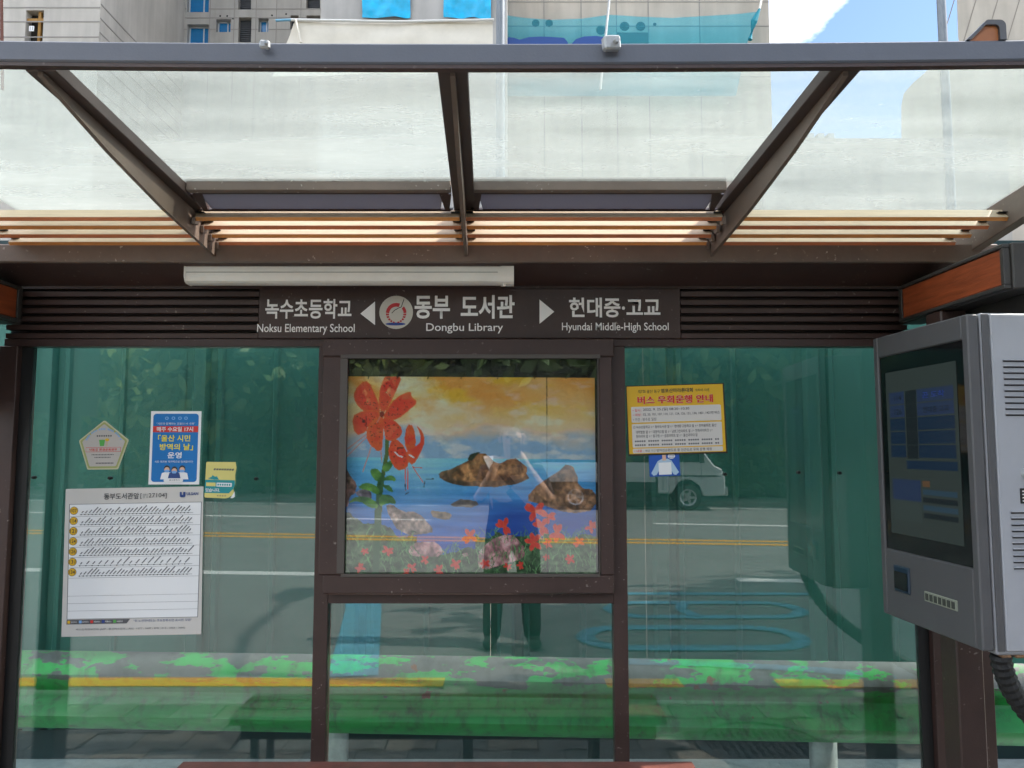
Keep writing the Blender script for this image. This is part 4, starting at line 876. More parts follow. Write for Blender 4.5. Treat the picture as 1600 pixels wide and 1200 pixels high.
# ------------------------------------------------------------------ bench
BN = empty('bench', (-.27, -.37, PZ + .042)); tag(BN, 'low red brown bench in front of the glass wall', 'bench')
for k in range(3): box('seat_plank', BENCHW, -.88, .90, -.15 + k * .102, -.055 + k * .102, .265, .30, BN, .006)
box('seat_rail', BENCHW, -.84, .86, -.12, -.09, .20, .2645, BN); box('seat_rail', BENCHW, -.84, .86, .09, .12, .20, .2645, BN)
for x in (-.8, .07, .6):
    for y in (-.105, .105): box('leg', GALV, x, x + .03, y - .015, y + .015, -.042, .1995, BN)

# ------------------------------------------------------------------ guardrail behind the glass
GR = empty('guardrail', (0, .0, 0)); tag(GR, 'green painted steel guardrail with peeling paint behind the glass wall', 'guardrail')
prof = [(0, 0), (-.018, .012), (-.062, .055), (-.072, .075), (-.062, .098), (-.012, .140), (-.004, .160), (-.012, .180), (-.062, .222), (-.072, .245), (-.062, .268), (-.018, .312), (0, .325)]
gm = MB(); zt0 = .345
xs_ = (-6, -3, 0, 3, 6)
for a, c in zip(xs_[:-1], xs_[1:]):
    ya, yc = .33 - .05 * a, .33 - .05 * c
    for (p0, q0), (p1, q1) in zip(prof[:-1], prof[1:]):
        gm.face([(a, ya + p0, zt0 + q0), (c, yc + p0, zt0 + q0), (c, yc + p1, zt0 + q1), (a, ya + p1, zt0 + q1)])
        gm.face([(a, ya + p0 + .004, zt0 + q0), (a, ya + p1 + .004, zt0 + q1), (c, yc + p1 + .004, zt0 + q1), (c, yc + p0 + .004, zt0 + q0)])
go = gm.build('rail_beam', RAILM, GR, smooth=True)
for x in (-2.75, -.76, 1.3, 3.3):
    y = .33 - .05 * x; MB().lathe([(.055, 0), (.055, .62), (.05, .63), (0, .63)], 16, 'z', (x, y + .06, 0)).build('rail_post', GALV, GR, smooth=True)

# ------------------------------------------------------------------ teal hoarding
HO = empty('construction_hoarding', (0, .72, 0)); tag(HO, 'tall teal steel construction hoarding of ribbed panels behind the shelter', 'hoarding')
hw = .74
hp = [(0, 0), (.03, 0), (.045, -.028), (.10, -.032), (.115, 0), (.145, 0), (.155, -.014), (.175, -.014), (.185, 0), (.42, 0), (.428, -.01), (.444, -.01), (.452, 0), (hw - .003, 0)]
hm = MB(); zh0, zh1 = .24, 2.52
for (a, p), (c, q) in zip(hp[:-1], hp[1:]): hm.face([(a, p, zh0), (c, q, zh0), (c, q, zh1), (a, p, zh1)])
for (a, p), (c, q) in zip(hp[:-1], hp[1:]): hm.face([(c, q + .012, zh0), (a, p + .012, zh0), (a, p + .012, zh1), (c, q + .012, zh1)])
h0 = hm.build('hoarding_panel', TEAL, HO); x_off = -.10
for k in range(-9, 9):
    o = h0 if k == -9 else h0.copy()
    if k != -9: COL.objects.link(o)
    o.location = (x_off + k * hw, random.uniform(-.004, .004), 0)
box('base_board', TEALD, x_off - 9 * hw, x_off + 9 * hw, -.02, .02, .1, .2395, HO, 0); box('top_cap', TEALD, x_off - 9 * hw, x_off + 9 * hw, -.04, .03, zh1 + .001, zh1 + .04, HO, 0)
for k in range(-4, 5): MB().tube([(x_off + k * 1.48 + .07, .06, .1), (x_off + k * 1.48 + .07, .06, zh1)], .03, 10).build('hoarding_post', GALV, HO)

# ------------------------------------------------------------------ buildings behind
def wall_panel(mb, x0, x1, z0, z1, Y, holes, depth=.35, mi=0):
    xs_ = sorted({x0, x1, *[h[0] for h in holes], *[h[1] for h in holes]}); zs_ = sorted({z0, z1, *[h[2] for h in holes], *[h[3] for h in holes]})
    for a, b_ in zip(xs_[:-1], xs_[1:]):
        for c, d in zip(zs_[:-1], zs_[1:]):
            mx_, mz_ = (a + b_) / 2, (c + d) / 2
            if any(h[0] < mx_ < h[1] and h[2] < mz_ < h[3] for h in holes): continue
            mb.face([(a, Y, c), (b_, Y, c), (b_, Y, d), (a, Y, d)], mi)
    for h in holes:
        a, b_, c, d = h
        for q in ([(a, Y, c), (a, Y, d), (a, Y + depth, d), (a, Y + depth, c)], [(b_, Y, d), (b_, Y, c), (b_, Y + depth, c), (b_, Y + depth, d)], [(a, Y, d), (b_, Y, d), (b_, Y + depth, d), (a, Y + depth, d)], [(b_, Y, c), (a, Y, c), (a, Y + depth, c), (b_, Y + depth, c)]): mb.face(q, mi)
def hole(px0, px1, py0, py1, Y): a, b_ = P(px0, py0, Y), P(px1, py1, Y); return (a.x, b_.x, b_.z, a.z)
BLUEGL = mat('blue_window_film', (.015, .18, .42), .2, var=.15, vscale=1); DARKW = mat('dark_window', (.03, .035, .04), .15); WFR = mat('white_window_frame', (.55, .58, .6), .4); LOUVM = mat('dark_louvre', (.06, .062, .068), .5)
ZTOP = 26.0
def joints(parent, x0, x1, Y, zs_, xs_=(), z0=8, z1=ZTOP, w=.045):
    for z in zs_: box('formwork_joint', JOINT, x0, x1, Y - .012, Y - .002, z - w / 2, z + w / 2, parent, 0)
    for x in xs_: box('formwork_joint', JOINT, x - w / 2, x + w / 2, Y - .014, Y - .003, z0, z1, parent, 0)
# left tower block: near wing and main wall
BL = empty('apartment_block', (-15, 24, 0)); BL.location = (0, 0, 0); tag(BL, 'grey concrete apartment block under construction with small windows at the upper left', 'building')
Yw = 24.0; xw1 = X_(156, Yw, 30); hd = hole(41, 66, 16, 70, Yw)
mb = MB(); wall_panel(mb, -40, xw1, 0, ZTOP, Yw, [hd]); mb.face([(xw1, Yw, 0), (xw1, 31, 0), (xw1, 31, ZTOP), (xw1, Yw, ZTOP)]); mb.face([(-40, Yw, ZTOP), (xw1, Yw, ZTOP), (xw1, 31, ZTOP), (-40, 31, ZTOP)])
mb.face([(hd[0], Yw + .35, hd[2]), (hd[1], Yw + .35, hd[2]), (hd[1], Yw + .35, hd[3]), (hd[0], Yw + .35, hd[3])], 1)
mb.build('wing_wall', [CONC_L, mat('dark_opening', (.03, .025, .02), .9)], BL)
TIMBER = mat('yellow_timber', (.35, .18, .04), .7)
mid = (hd[0] + hd[1]) / 2 + .12
box('shoring_post', TIMBER, mid - .05, mid + .05, Yw + .1, Yw + .2, hd[2], hd[3], BL, 0); zz = Z_(29, Yw); box('shoring_beam', TIMBER, hd[0], hd[1], Yw + .08, Yw + .18, zz - .05, zz + .05, BL, 0)
q = hole(45, 52, 40, 48, Yw); npl = box('number_plate', PAPER, q[0], q[1], Yw + .02, Yw + .05, q[2], q[3], BL, 0); fit_text('lettering', '11', BLACKP, q[0] + .04, q[1] - .04, q[2] + .03, q[3] - .03, Yw + .015, npl)
joints(BL, -40, xw1, Yw, [Z_(p, Yw) for p in (12, 34, 58, 82, 106)]); joints(BL, 0, 0, Yw, [], [], 0, 0) if False else None
for p in (6, 28, 50, 72, 94, 116, 138):                     # joints along the receding flank
    z = Z_(p, Yw); MB().box(xw1 + .003, xw1 + .014, Yw + .02, 30.9, z - .025, z + .025).build('formwork_joint', JOINT, BL)
Ym = 31.0; xm0, xm1 = xw1, X_(502, Ym, 30)
H_ = [hole(235, 260, 31, 54, Ym), hole(293, 326, -14, 19, Ym), hole(293, 325, 38, 70, Ym), hole(338, 360, 30, 50, Ym), hole(373, 392, -12, 15, Ym), hole(373, 392, 27, 66, Ym), hole(404, 419, 28, 50, Ym), hole(454, 466, 24, 46, Ym), hole(479, 500, -10, 13, Ym), hole(479, 500, 24, 46, Ym)]
mb = MB(); wall_panel(mb, xm0, xm1, 0, ZTOP, Ym, H_, .4); mb.face([(xm0, Ym, ZTOP), (xm1, Ym, ZTOP), (xm1, 38, ZTOP), (xm0, 38, ZTOP)]); mb.build('main_wall', CONC_A, BL)
def window(h, kind, Y, parent):
    a, b_, c, d = h; yy = Y + .28
    if kind == 'louvre':
        w = box('louvre', mat('dark_opening', (.03, .025, .02)), a, b_, yy + .08, yy + .1, c, d, parent, 0); n = max(3, int((d - c) / .09))
        for k in range(n): z = c + (d - c) * k / n; box('louvre_blade', LOUVM, a, b_, yy - .06, yy + .02, z + .01, z + (d - c) / n * .62, w, 0)
        return
    w = box('window', BLUEGL if kind == 'blue' else DARKW, a, b_, yy, yy + .03, c, d, parent, 0); f = .05
    if kind == 'dark': f = .03
    m_ = a + (b_ - a) * .68
    fm = LOUVM if kind == 'dark' else WFR
    for x0, x1, z0, z1 in ((a, b_, c, c + f), (a, b_, d - f, d), (a, a + f, c, d), (b_ - f, b_, c, d), (m_ - f / 2, m_ + f / 2, c, d)): box('window_frame', fm, x0, x1, yy - .04, yy - .002, z0, z1, w, 0)
for h, kd in zip(H_, ('dark', 'blue', 'blue', 'blue', 'louvre', 'louvre', 'blue', 'louvre', 'louvre', 'louvre')): window(h, kd, Ym, BL)
joints(BL, xm0, xm1, Ym, [], [X_(p, Ym, 30) for p in (286, 328, 366, 400, 432, 470)], 0, ZTOP, .035)
for z_ in (14, 28, 46, 90):
    zz = Z_(z_, Ym); edges = sorted([(h[0], h[1]) for h in H_ if h[2] < zz < h[3]]); x = xm0
    for a, b_ in edges + [(xm1, xm1)]:
        if a - x > .05: box('formwork_joint', JOINT, x, a - .01, Ym - .012, Ym - .002, zz - .02, zz + .02, BL, 0)
        x = b_ + .01
for px, py in ((344, 25), (355, 25), (364, 29), (228, 28), (425, 24), (447, 22)):
    c = P(px, py, Ym - .002); MB().lathe([(0, -.001), (.045, -.001), (.045, .05)], 12, 'y', tuple(c)).build('vent_hole', BLACKP, BL)
# tarp-covered bay
BT2 = empty('tarp_covered_block', (0, 0, 0)); tag(BT2, 'plain grey concrete block with bright blue tarpaulins over its windows', 'building')
Yt = 24.3; xt0, xt1 = X_(502, Yt, 30) - .02, X_(792, Yt, 30)
mb = MB(); mb.box(xt0, xt1, Yt, 38, 0, 36); mb.build('wall', concrete('concrete_smooth', (.44, .42, .40)), BT2)  # made taller and set farther forward to shade the wing flank
TARP = mat('blue_tarpaulin', (.0, .42, .72), .35, var=.2, vscale=2.5)
def cloth(name, corners, nu, nv, amp, mt, parent, seed, thick=.012):
    r = np.random.default_rng(seed); ph = r.random(6) * 6; A_, B_, C_, D_ = [Vector(c) for c in corners]; vv = []
    for j in range(nv + 1):
        for i in range(nu + 1):
            u, v = i / nu, j / nv; p = A_.lerp(B_, u).lerp(D_.lerp(C_, u), v)
            d = amp * (math.sin(u * 9 + ph[0] + 3 * v) * .5 + math.sin(u * 17 + v * 11 + ph[1]) * .3 + math.sin(v * 14 + ph[2] - 5 * u) * .35); e = .3 * amp * math.sin(u * 13 + ph[3])
            vv.append(p + Vector((0, d, e * (v > .9 or v < .1))))
    mb = MB(); n1 = nu + 1
    for j in range(nv):
        for i in range(nu):
            q = [vv[j * n1 + i], vv[j * n1 + i + 1], vv[(j + 1) * n1 + i + 1], vv[(j + 1) * n1 + i]]; mb.face(q); mb.face([p + Vector((0, thick, 0)) for p in reversed(q)])
    return mb.build(name, mt, parent, smooth=True)
for px0, px1, py0, py1, sd2 in ((566, 641, -40, 27, 1), (693, 767, -40, 28, 2)):
    cloth('tarpaulin', [P(px0, py0, Yt - .15), P(px1, py0, Yt - .15), P(px1, py1, Yt - .15), P(px0, py1, Yt - .15)], 22, 16, .07, TARP, BT2, sd2)
# canvas screen on a pipe
CV = empty('canvas_screen', (0, 0, 0)); tag(CV, 'cream canvas sheet hanging from a white pipe below the blue tarpaulins', 'canvas')
Yc = 22.8
CANV = mat('cream_canvas', (.70, .65, .56), .8, var=.08, vscale=1.5)
cloth('canvas_sheet', [P(462, 33, Yc), P(770, 34, Yc), P(770, 110, Yc), P(425, 120, Yc)], 40, 12, .05, CANV, CV, 5)
MB().tube([P(455, 31, Yc - .1), P(620, 34, Yc - .1), P(772, 31, Yc - .1)], .05, 8).build('pipe', mat('white_pipe', (.6, .6, .58), .4), CV); MB().tube([P(431, 32, Yc - .1), P(456, 31, Yc - .1)], .045, 8).build('pipe_end', mat('pale_blue_pipe', (.15, .35, .5), .4), CV)
MB().tube([P(462, 30, Yc - .15), P(470, 66, Yc - .2)], .04, 6).build('tie_rope', CANV, CV)
# beige block with netting
BB = empty('beige_block', (0, 0, 0)); tag(BB, 'beige concrete block wrapped in sheer blue netting left of the open sky', 'building')
Yb = 28.0; xb0, xb1 = X_(786, Yb, 30), X_(1202, Yb, 40)
mb = MB(); mb.box(xb0, xb1, Yb, 40, 0, ZTOP); mb.build('wall', CONC_B, BB)
joints(BB, xb0, xb1, Yb, [Z_(p, Yb) for p in (3, 41, 80, 120)], [X_(p, Yb, 30) for p in (850, 908, 963, 1013, 1093)], 0, ZTOP, .04)
for px, py, r_ in ((837, 36, .16), (858, 36, .16), (939, 47, .2), (976, 41, .2), (1001, 41, .2), (1023, 38, .07)):
    c = P(px, py, Yb - .01); MB().lathe([(0, -.002), (r_, -.002), (r_, .05)], 20, 'y', tuple(c)).build('vent_hole', mat('dark_vent', (.03, .04, .045), .8), BB)
q = hole(964, 1014, 51, 90, Yb); box('window_recess', mat('recess_grey', (.10, .11, .11), .8), q[0], q[1], Yb - .012, Yb - .002, q[2], q[3], BB, 0)
NET = bpy.data.materials.new('sheer_blue_net'); NET.use_nodes = True; nn_, ll_ = NET.node_tree.nodes, NET.node_tree.links
tr_ = nn_.new('ShaderNodeBsdfTransparent'); tr_.inputs[0].default_value = (.50, .83, .90, 1); pbs = nn_['Principled BSDF']; pbs.inputs['Base Color'].default_value = (.06, .48, .62, 1); pbs.inputs['Roughness'].default_value = .7
ms_ = nn_.new('ShaderNodeMixShader'); ms_.inputs[0].default_value = .34; ll_.new(tr_.outputs[0], ms_.inputs[1]); ll_.new(pbs.outputs[0], ms_.inputs[2]); ll_.new(ms_.outputs[0], nn_['Material Output'].inputs[0])
NT = empty('blue_net', (0, 0, 0)); tag(NT, 'sheer blue safety net sagging across the beige block', 'net')
top = [(786, 23), (820, 28), (860, 31), (910, 29), (952, 23), (1000, 26), (1050, 28), (1100, 25), (1150, 22), (1186, 18)]
mb = MB()
for k in range(len(top) - 1):
    (a, ya), (c, yc) = top[k], top[k + 1]; bot = 150
    e = (0, 0) if k < len(top) - 2 else (0, -18)
    q = [P(a, ya, Yb - .6), P(c, yc, Yb - .6), P(c + e[1], bot if k < len(top) - 2 else 66, Yb - .7), P(a, bot, Yb - .7)]
    mb.face(q)
mb.build('net_sheet', NET, NT)
MB().tube([P(1187, 14, Yb - .62), P(1178, 34, Yb - .62), P(1172, 62, Yb - .65)], [.05, .14, .1], 8).build('gathered_edge', mat('gathered_net', (.01, .24, .32), .7), NT)
MB().tube([P(1195, -25, Yb - .62), P(1186, 18, Yb - .62)], .05, 6).build('hang_rope', WHITE, NT)
dk = mat('dark_blue_tarp', (.01, .06, .26), .5)
for pts in ([(786, 68), (795, 60), (803, 61), (812, 64), (826, 60), (845, 59), (866, 60), (881, 61), (887, 68)], [(893, 70), (900, 63), (912, 59), (930, 58), (944, 60), (950, 70)]):
    v = [P(x, y, Yb - .9) for x, y in pts]; bt = [Vector((p.x, p.y, v[0].z - 1.2)) for p in (v[0], v[-1])]
    MB().prism([(p.x, p.z) for p in v] + [(bt[1].x, bt[1].z), (bt[0].x, bt[0].z)], 'y', Yb - 1.0, Yb - .9).build('rolled_tarp', dk, NT)
# low roofline and right-hand block
RB = empty('right_block', (0, 0, 0)); tag(RB, 'beige concrete block at the far right with a rounded lower shoulder', 'building')
Yr = 24.0
pts = [(1486, -260), (1497, 58), (1500, 78), (1470, 92), (1426, 130), (1412, 146), (1408, 165), (1408, 700), (2300, 700), (2300, -260)]
MB().prism([(P(x, y, Yr).x, P(x, y, Yr).z if y < 600 else 0) for x, y in pts], 'y', Yr, Yr + 9).build('wall', CONC_B, RB)
for vt in RB.children[0].data.vertices:
    if vt.co.y > Yr + 1: vt.co.x += 6.5        # the flank runs back at an angle
for k in range(9):
    a, c = P(1500 + k * 34, -30, Yr - .01), P(1500 + k * 34 - 90 + 60, 70, Yr - .01)
    d = (c - a); nn = Vector((d.z, 0, -d.x)).normalized() * .018; MB().face([a + nn, a - nn, c - nn, c + nn]).build('formwork_joint', mat('faint_joint', (.27, .24, .21), .9), RB)
LB = empty('low_building', (0, 0, 0)); tag(LB, 'low grey site building under the gap of open sky', 'building')
MB().box(X_(1204, 20), X_(1600, 20), 20, 23, 0, Z_(216, 20)).build('wall', CONC_A, LB)
for k in range(3): a = P(1262 + k * 16, 212, 20.2); box('roof_vent', GALV, a.x, a.x + .2, 20.2, 20.5, a.z - .15, a.z + .08, LB, 0)
# poles behind the shelter
def pole(name, label, px, Y, w, ztop, m=STEEL):
    x = X_(px, Y, 30); o = empty(name, (x, Y, 0)); tag(o, label, 'pole'); MB().lathe([(w * 1.15, 0), (w, 4), (w * .9, ztop), (0, ztop)], 20, 'z').build('shaft', m, o, smooth=True); MB().lathe([(w * 2.2, 0), (w * 2.2, .03), (w * 1.3, .05)], 16, 'z').build('base_flange', m, o); return o
pole('street_pole', 'grey steel pole behind the shelter left of the beige block', 782, 4.0, .044, 9)
pole('street_pole', 'grey steel pole standing against the gap of sky at the right', 1472, 4.5, .045, 9)
MB().tube([P(956, -40, 24), P(946, 60, 24), P(938, 140, 24)], .05, 6).build('scaffold_tube', GALV); tag(bpy.data.objects['scaffold_tube'], 'thin slanting scaffold tube in front of the blue net', 'scaffold tube')
SF = empty('site_scaffold', (0, 0, 0)); tag(SF, 'rusty red scaffold frame at the far left edge of the concrete block', 'scaffold')
RUST = mat('red_scaffold', (.16, .06, .04), .7)
for a, c in (((2, -20), (4, 140)), ((-14, -20), (-12, 140))): MB().tube([P(*a, 22), P(*c, 22)], .05, 6).build('upright', RUST, SF)
for k in range(6): MB().tube([P(-14, 0 + 14 * k, 22), P(4, 6 + 14 * k, 22)], .03, 5).build('rung', RUST, SF)

# ------------------------------------------------------------------ street behind the camera (seen in the glass)
LEAF = mat('leaf_green', (.07, .13, .035), .55, var=.4, vscale=1.2); LEAF2 = mat('leaf_light', (.15, .21, .05), .5, var=.4, vscale=1.2); BARK = mat('bark', (.09, .07, .055), .9, var=.3)
def crown_mesh(name, n, rx, ry, rz, mt, seed, size=.16):
    r = np.random.default_rng(seed); nb = 26
    cs = r.normal(size=(nb, 3)); cs /= np.linalg.norm(cs, axis=1)[:, None]; cs *= (r.random((nb, 1)) ** .4) * np.array([rx, ry, rz]) * .8
    k = r.integers(0, nb, n); p = cs[k] + r.normal(size=(n, 3)) * np.array([rx, ry, rz]) * .2
    a = r.normal(size=(n, 3)); a /= np.linalg.norm(a, axis=1)[:, None]; b_ = np.cross(a, r.normal(size=(n, 3))); b_ /= np.linalg.norm(b_, axis=1)[:, None]
    s = size * (.6 + .8 * r.random((n, 1))); q = np.stack([p - a * s, p + b_ * s * .5, p + a * s, p - b_ * s * .5], 1).reshape(-1, 3)
    me = bpy.data.meshes.new(name); me.from_pydata(q.tolist(), [], np.arange(4 * n).reshape(-1, 4).tolist()); me.materials.append(mt); return me
crowns = [crown_mesh('crown', 4200, 2.6, 2.4, 2.6, LEAF, 11, .24), crown_mesh('crown', 4200, 2.3, 2.3, 3.0, LEAF2, 12, .24)]
trunk = MB().tube([(0, 0, 0), (.05, .03, 1.6), (-.05, 0, 3.2), (.1, .1, 5)], [.2, .16, .12, .05], 10)
for a in range(5): trunk.tube([(0, 0, 2.4 + a * .35), (1.1 * math.cos(a * 2.2), 1.1 * math.sin(a * 2.2), 3.9 + a * .35)], [.08, .03], 6)
def tree(x, y, z, sc_, k, label, group):
    o = empty('street_tree', (x, y, 0), (0, 0, k * 1.3)); tag(o, label, 'tree', group); o.scale = (sc_, sc_, sc_)
    t_ = trunk_proto.copy(); COL.objects.link(t_); t_.parent = o; c = bpy.data.objects.new('crown', crowns[k % 2]); COL.objects.link(c); c.parent = o; c.location = (0, 0, z) if y < -10 else Matrix.Rotation(-k * 1.3, 3, 'Z') @ Vector((0, -2.6, z)); c['kind'] = 'stuff'
trunk_proto = trunk.build('trunk', BARK)
first = True
names_ = ('leftmost', 'second', 'third', 'fourth', 'fifth', 'sixth', 'seventh', 'eighth', 'ninth')
for i, x in enumerate((-15, -11, -7, -3.4, .2, 3.8, 7.6, 11.6, 15.6)):
    tree(x + random.uniform(-.5, .5), far_kerb(x) - 2.4 + random.uniform(-.6, .6), 4.2, random.uniform(1.0, 1.3), i, names_[i] + (' from the left' if i else '') + ' of the leafy trees across the road', 'trees across the road')
wd = bpy.data.objects.new('woodland', crown_mesh('woodland', 26000, 30, 3.2, 4.2, LEAF, 15, .34)); COL.objects.link(wd); wd.location = (0, -26.5, 4.4); wd.rotation_euler = (0, 0, math.atan(.15)); tag(wd, 'dark leafy woodland behind the trees across the road', 'woodland', None, 'stuff')
tree(7.0, -1.1, 5.2, .85, 1, 'leafy street tree on the near pavement right of the shelter', None); tree(9.6, -1.1, 4.8, .95, 2, 'second leafy street tree farther along the near pavement', None)
bpy.data.objects.remove(trunk_proto)
shade_tree = empty('street_tree', (4.7, -1.0, PZ)); tag(shade_tree, 'small leafy tree added right of the shelter to shade the pavement', 'tree')  # unseen tree, added to shade the pavement before the glass
c_ = bpy.data.objects.new('crown', crown_mesh('crown', 2600, 1.25, .8, .85, LEAF, 33, .13)); COL.objects.link(c_); c_.parent = shade_tree; c_.location = (0, 0, 3.75); c_['kind'] = 'stuff'
MB().tube([(0, 0, 0), (.03, .02, 1.4), (-.03, 0, 2.6), (.05, .05, 3.9)], [.09, .075, .06, .02], 8).build('trunk', BARK, shade_tree, smooth=True)
hd_me = crown_mesh('hedge', 15000, 30, 1.3, 1.0, LEAF, 14, .2); hg = bpy.data.objects.new('hedge', hd_me); COL.objects.link(hg); hg.location = (0, -21.0, .9); hg.rotation_euler = (0, 0, math.atan(.15)); tag(hg, 'dense green undergrowth along the far side of the road', 'hedge', None, 'stuff')
bk = MB()
for a, c in zip(xs[:-1], xs[1:]): bk.face([(a, far_kerb(a) - 7, 0), (c, far_kerb(c) - 7, 0), (c, far_kerb(c) - 14, 6), (a, far_kerb(a) - 14, 6)]); bk.face([(a, far_kerb(a) - 14, 6), (c, far_kerb(c) - 14, 6), (c, far_kerb(c) - 40, 13), (a, far_kerb(a) - 40, 13)])
tag(bk.build('hillside', mat('hill_scrub', (.04, .06, .025), .9, var=.4, vscale=.6, bump=.6, bscale=3)), kind='structure')

# white truck on the far lane
TK = empty('light_truck', (3.3, -16.35, 0), (0, 0, math.atan(.13))); tag(TK, 'pale silver light truck with sloping nose on the far lane', 'truck')
TWH = mat('truck_silver', (.52, .53, .53), .25, coat=.5); TGL = mat('truck_glass', (.02, .025, .03), .05); TYR = mat('tyre', (.018, .018, .018), .8); RIM = mat('alloy_rim', (.5, .5, .52), .3, .7)
cabp = [(.35, .42), (.35, 1.95), (1.15, 1.98), (1.42, 1.55), (1.72, 1.12), (1.92, 1.02), (1.98, .80), (1.98, .38), (1.45, .36), (1.36, .62), (1.12, .78), (.86, .72), (.68, .42)]
MB().prism(cabp, 'y', -1.66, 0).build('cab', TWH, TK, .03)
MB().prism([(.5, 1.2), (.5, 1.8), (1.1, 1.83), (1.36, 1.45), (1.40, 1.2)], 'y', .001, .014).build('side_window', TGL, TK); MB().prism([(1.19, 1.93), (1.44, 1.56), (1.70, 1.16), (1.72, 1.18), (1.46, 1.58), (1.21, 1.95)], 'y', -1.55, -.1).build('windscreen', TGL, TK)
box('bumper', mat('bumper_grey', (.28, .28, .29), .5), 1.90, 2.04, -1.64, -.02, .36, .58, TK, .02); box('headlight', mat('headlight', (.6, .6, .6), .1), 1.78, 1.96, -.10, .012, .76, .94, TK, .02); box('headlight', MAT['headlight'], 1.78, 1.96, -1.672, -1.56, .76, .94, TK, .02)
box('door_handle', mat('bumper_grey', (.2, .2, .2)), .45, .6, .002, .025, 1.02, 1.06, TK); box('wing_mirror', mat('mirror_black', (.03, .03, .03), .4), 1.36, 1.46, .03, .2, 1.18, 1.42, TK, .01)
box('door_seam', mat('seam_dark', (.05, .05, .05), .6), .46, .475, .0005, .003, .5, 1.9, TK, 0); box('door_seam', MAT['seam_dark'], 1.40, 1.412, .0005, .003, .75, 1.25, TK, 0); box('side_trim', MAT['seam_dark'], .38, 1.9, .0005, .012, .84, .875, TK, .002)
box('load_bed', mat('bed_grey', (.42, .43, .43), .5), -2.75, .28, -1.7, .02, .70, .80, TK, .01)
for y0_, y1_ in ((-1.70, -1.66), (-.02, .02)): box('bed_side', TWH, -2.75, .28, y0_, y1_, .801, 1.16, TK, .01)
box('bed_gate', TWH, -2.79, -2.751, -1.68, 0, .80, 1.16, TK, .01); box('bed_guard', mat('bed_grey', (.4, .4, .4)), .20, .27, -1.6, -.06, 1.161, 1.9, TK, .01); box('chassis', mat('chassis', (.03, .03, .03), .7), -2.7, 1.2, -1.2, -.45, .45, .699, TK, .01)
for wx, wy in ((1.08, -.1), (-1.72, -.1), (1.08, -1.56), (-1.72, -1.56)):
    tw = MB().lathe([(.2, -.09), (.29, -.1), (.325, -.08), (.325, .08), (.29, .1), (.2, .09)], 28, 'y', (wx, wy, .325)).build('wheel', TYR, TK, smooth=True)
    rm = MB().lathe([(0, .085), (.05, .09), (.055, .07)], 16, 'y', (wx, wy, .325)); rm.lathe([(.17, .08), (.205, .098), (.21, .05), (.17, .05)], 24, 'y', (wx, wy, .325))
    for k in range(5):
        a = k * 2 * math.pi / 5; d = Vector((math.cos(a), 0, math.sin(a))); n2 = Vector((-d.z, 0, d.x)); cc = Vector((wx, wy + .083, .325))
        rm.face([cc + d * .04 + n2 * .035, cc + d * .04 - n2 * .035, cc + d * .185 - n2 * .028, cc + d * .185 + n2 * .028])
    rm.build('rim', RIM, tw)

# street lamp whose arm throws a shadow on the road
SL = empty('street_lamp', (5.35, -1.3, PZ)); tag(SL, 'tall street lamp with an arm over the road, right of the shelter', 'street lamp')
MB().lathe([(.09, 0), (.07, 3), (.05, 7.6), (0, 7.6)], 16, 'z').build('shaft', STEEL, SL, smooth=True); MB().tube([(0, 0, 7.5), (0, -1.0, 7.8), (0, -2.6, 7.9)], [.04, .035, .03], 8).build('arm', STEEL, SL); MB().tube([(0, -2.4, 7.9), (0, -2.7, 7.9), (0, -3.2, 7.88)], [.06, .17, .12], 10).build('lamp_head', STEEL, SL)

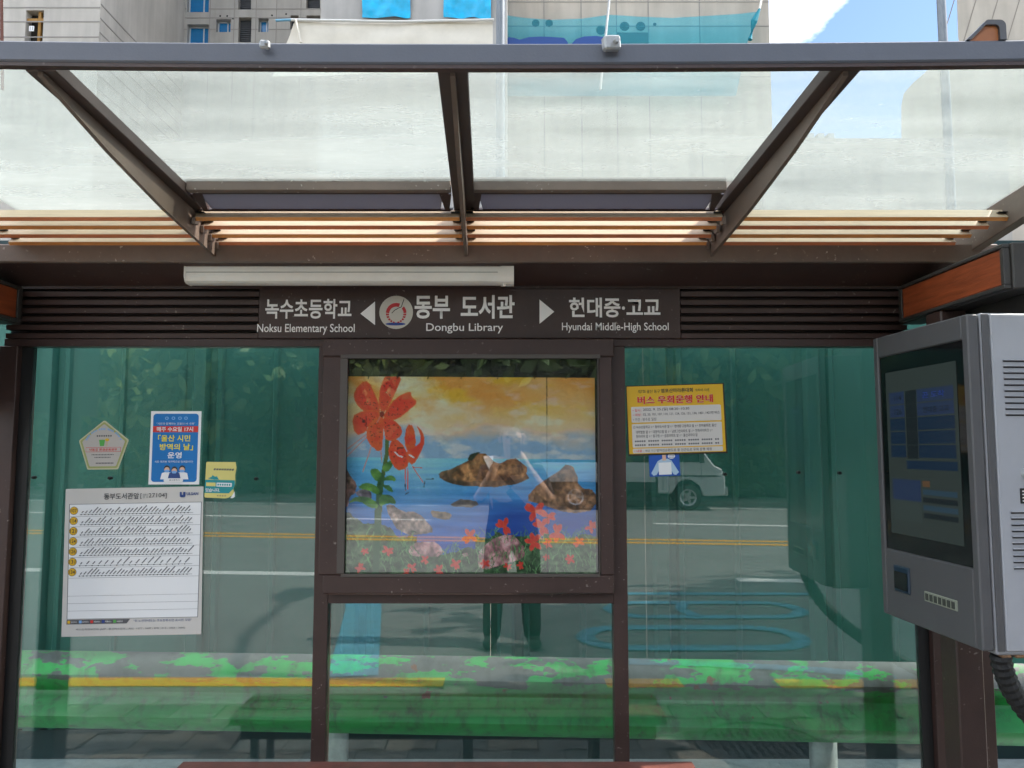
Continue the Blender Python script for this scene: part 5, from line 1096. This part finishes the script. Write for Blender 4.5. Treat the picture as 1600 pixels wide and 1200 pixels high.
# ------------------------------------------------------------------ the photographer, seen only in the glass
def person():
    pts, edges, rad, idx = [], [], [], {}
    def v(n, x, y, z, r, to=None):
        idx[n] = len(pts); pts.append((x, y, z)); rad.append(r)
        if to: edges.append((idx[to], idx[n]))
    v('pel', 0, 0, .92, .18); v('waist', 0, 0, 1.06, .18, 'pel'); v('chest', 0, .01, 1.27, .195, 'waist'); v('neckb', 0, .0, 1.42, .08, 'chest'); v('neck', 0, .01, 1.47, .052, 'neckb'); v('head0', 0, .025, 1.56, .078, 'neck'); v('head1', 0, .02, 1.65, .092, 'head0'); v('head2', 0, .01, 1.72, .06, 'head1'); v('nose', 0, .115, 1.605, .014, 'head0')
    for s, n in ((-1, 'l'), (1, 'r')):
        v('hip' + n, s * .11, 0, .86, .125, 'pel'); v('knee' + n, s * .14, .02, .48, .09, 'hip' + n); v('calf' + n, s * .15, .0, .32, .085, 'knee' + n); v('ank' + n, s * .16, -.01, .11, .078, 'calf' + n); v('heel' + n, s * .162, -.03, .055, .058, 'ank' + n); v('toe' + n, s * .19, .17, .045, .048, 'heel' + n)
    for s, n, hx, hz in ((1, 'r', .075, 1.50), (-1, 'l', -.12, 1.44)):
        v('sh' + n, s * .21, 0, 1.36, .078, 'chest'); v('el' + n, s * (.30 if s > 0 else .27), .06, 1.13, .056, 'sh' + n); v('wr' + n, hx + s * .035, .13, hz - .09, .036, 'el' + n); v('palm' + n, hx + s * .01, .135, hz - .02, .032, 'wr' + n)
        for k in range(4):
            oz = .022 - k * .017; v(f'f{k}a{n}', hx - s * .015, .145, hz + oz + .01, .0095, 'palm' + n); v(f'f{k}b{n}', hx - s * (.045 - .004 * k), .148, hz + oz + .014, .0085, f'f{k}a{n}'); v(f'f{k}c{n}', hx - s * (.062 - .006 * k), .138, hz + oz + .012, .0075, f'f{k}b{n}')
        v('th1' + n, hx - s * .005, .115, hz + .02, .0105, 'palm' + n); v('th2' + n, hx - s * .03, .108, hz + .038, .009, 'th1' + n)
    me = bpy.data.meshes.new('person'); me.from_pydata(pts, edges, []); o = bpy.data.objects.new('tmp', me); COL.objects.link(o)
    md = o.modifiers.new('s', 'SKIN'); sv = me.skin_vertices[0].data
    for k, r in enumerate(rad): sv[k].radius = (r * 1.0, r) if k not in (0, 1, 2) else (r * 1.0, r * .72)
    sv[0].use_root = True; o.modifiers.new('u', 'SUBSURF').levels = 2; o.modifiers['u'].render_levels = 2
    m2 = bpy.data.meshes.new_from_object(o.evaluated_get(bpy.context.evaluated_depsgraph_get())); bpy.data.objects.remove(o)
    for m in (mat('skin', (.50, .30, .21), .5), mat('dark_shirt', (.012, .014, .022), .8), mat('dark_trousers', (.014, .016, .018), .85), mat('dark_shoes', (.012, .012, .013), .5), mat('black_hair', (.012, .01, .009), .6)): m2.materials.append(m)
    for p in m2.polygons:
        c = p.center; p.use_smooth = True
        arm = (abs(c.x) > .02 and c.y > .075 and c.z > 1.1 and c.z < 1.6 and c.y < .2 and not (abs(c.x) < .1 and c.z > 1.52)) and (c.z > 1.14 or abs(c.x) > .2)
        p.material_index = 3 if c.z < .085 else 2 if c.z < .97 else 4 if (c.z > 1.66 or (c.z > 1.55 and c.y < -.01)) else 0 if (c.z > 1.455 or (arm and c.y > .085)) else 1
    b_ = bpy.data.objects.new('person', m2); COL.objects.link(b_); b_.location = (0.0, -3.17, 0)
    tag(b_, 'person in dark clothes standing on the road raising a phone, reflected in the glass', 'person')
    for s in (-1, 1): MB().lathe([(0, .012), (.011, .006), (.013, -.01)], 10, 'y', (s * .034, .092, 1.635)).build('eye', BLACKP, b_)
    for s in (-1, 1): MB().tube([(s * .088, .01, 1.66), (s * .1, -.005, 1.63), (s * .09, .005, 1.59)], [.012, .016, .01], 8).build('ear', MAT['skin'], b_)
    MB().box(-.022, .022, .101, .108, 1.558, 1.566).build('mouth', mat('lip', (.35, .13, .11), .5), b_)
person()
ph = MB().box(-.012, .066, -3.018, -3.010, 1.47, 1.625).build('phone', BLACKG, None, .002); tag(ph, 'black phone raised in the hand of the reflected person', 'phone')
pp = empty('paper_sheet', (-.17, -3.04, 1.44), (0, 0, R(-62))); tag(pp, 'white paper sheet dangling from the hand of the reflected person', 'paper')
cloth('sheet', [(-.10, 0, .05), (.13, .0, .05), (.24, .02, -.30), (.16, .01, -.28)], 10, 12, .008, PAPER, pp, 9, .0008)
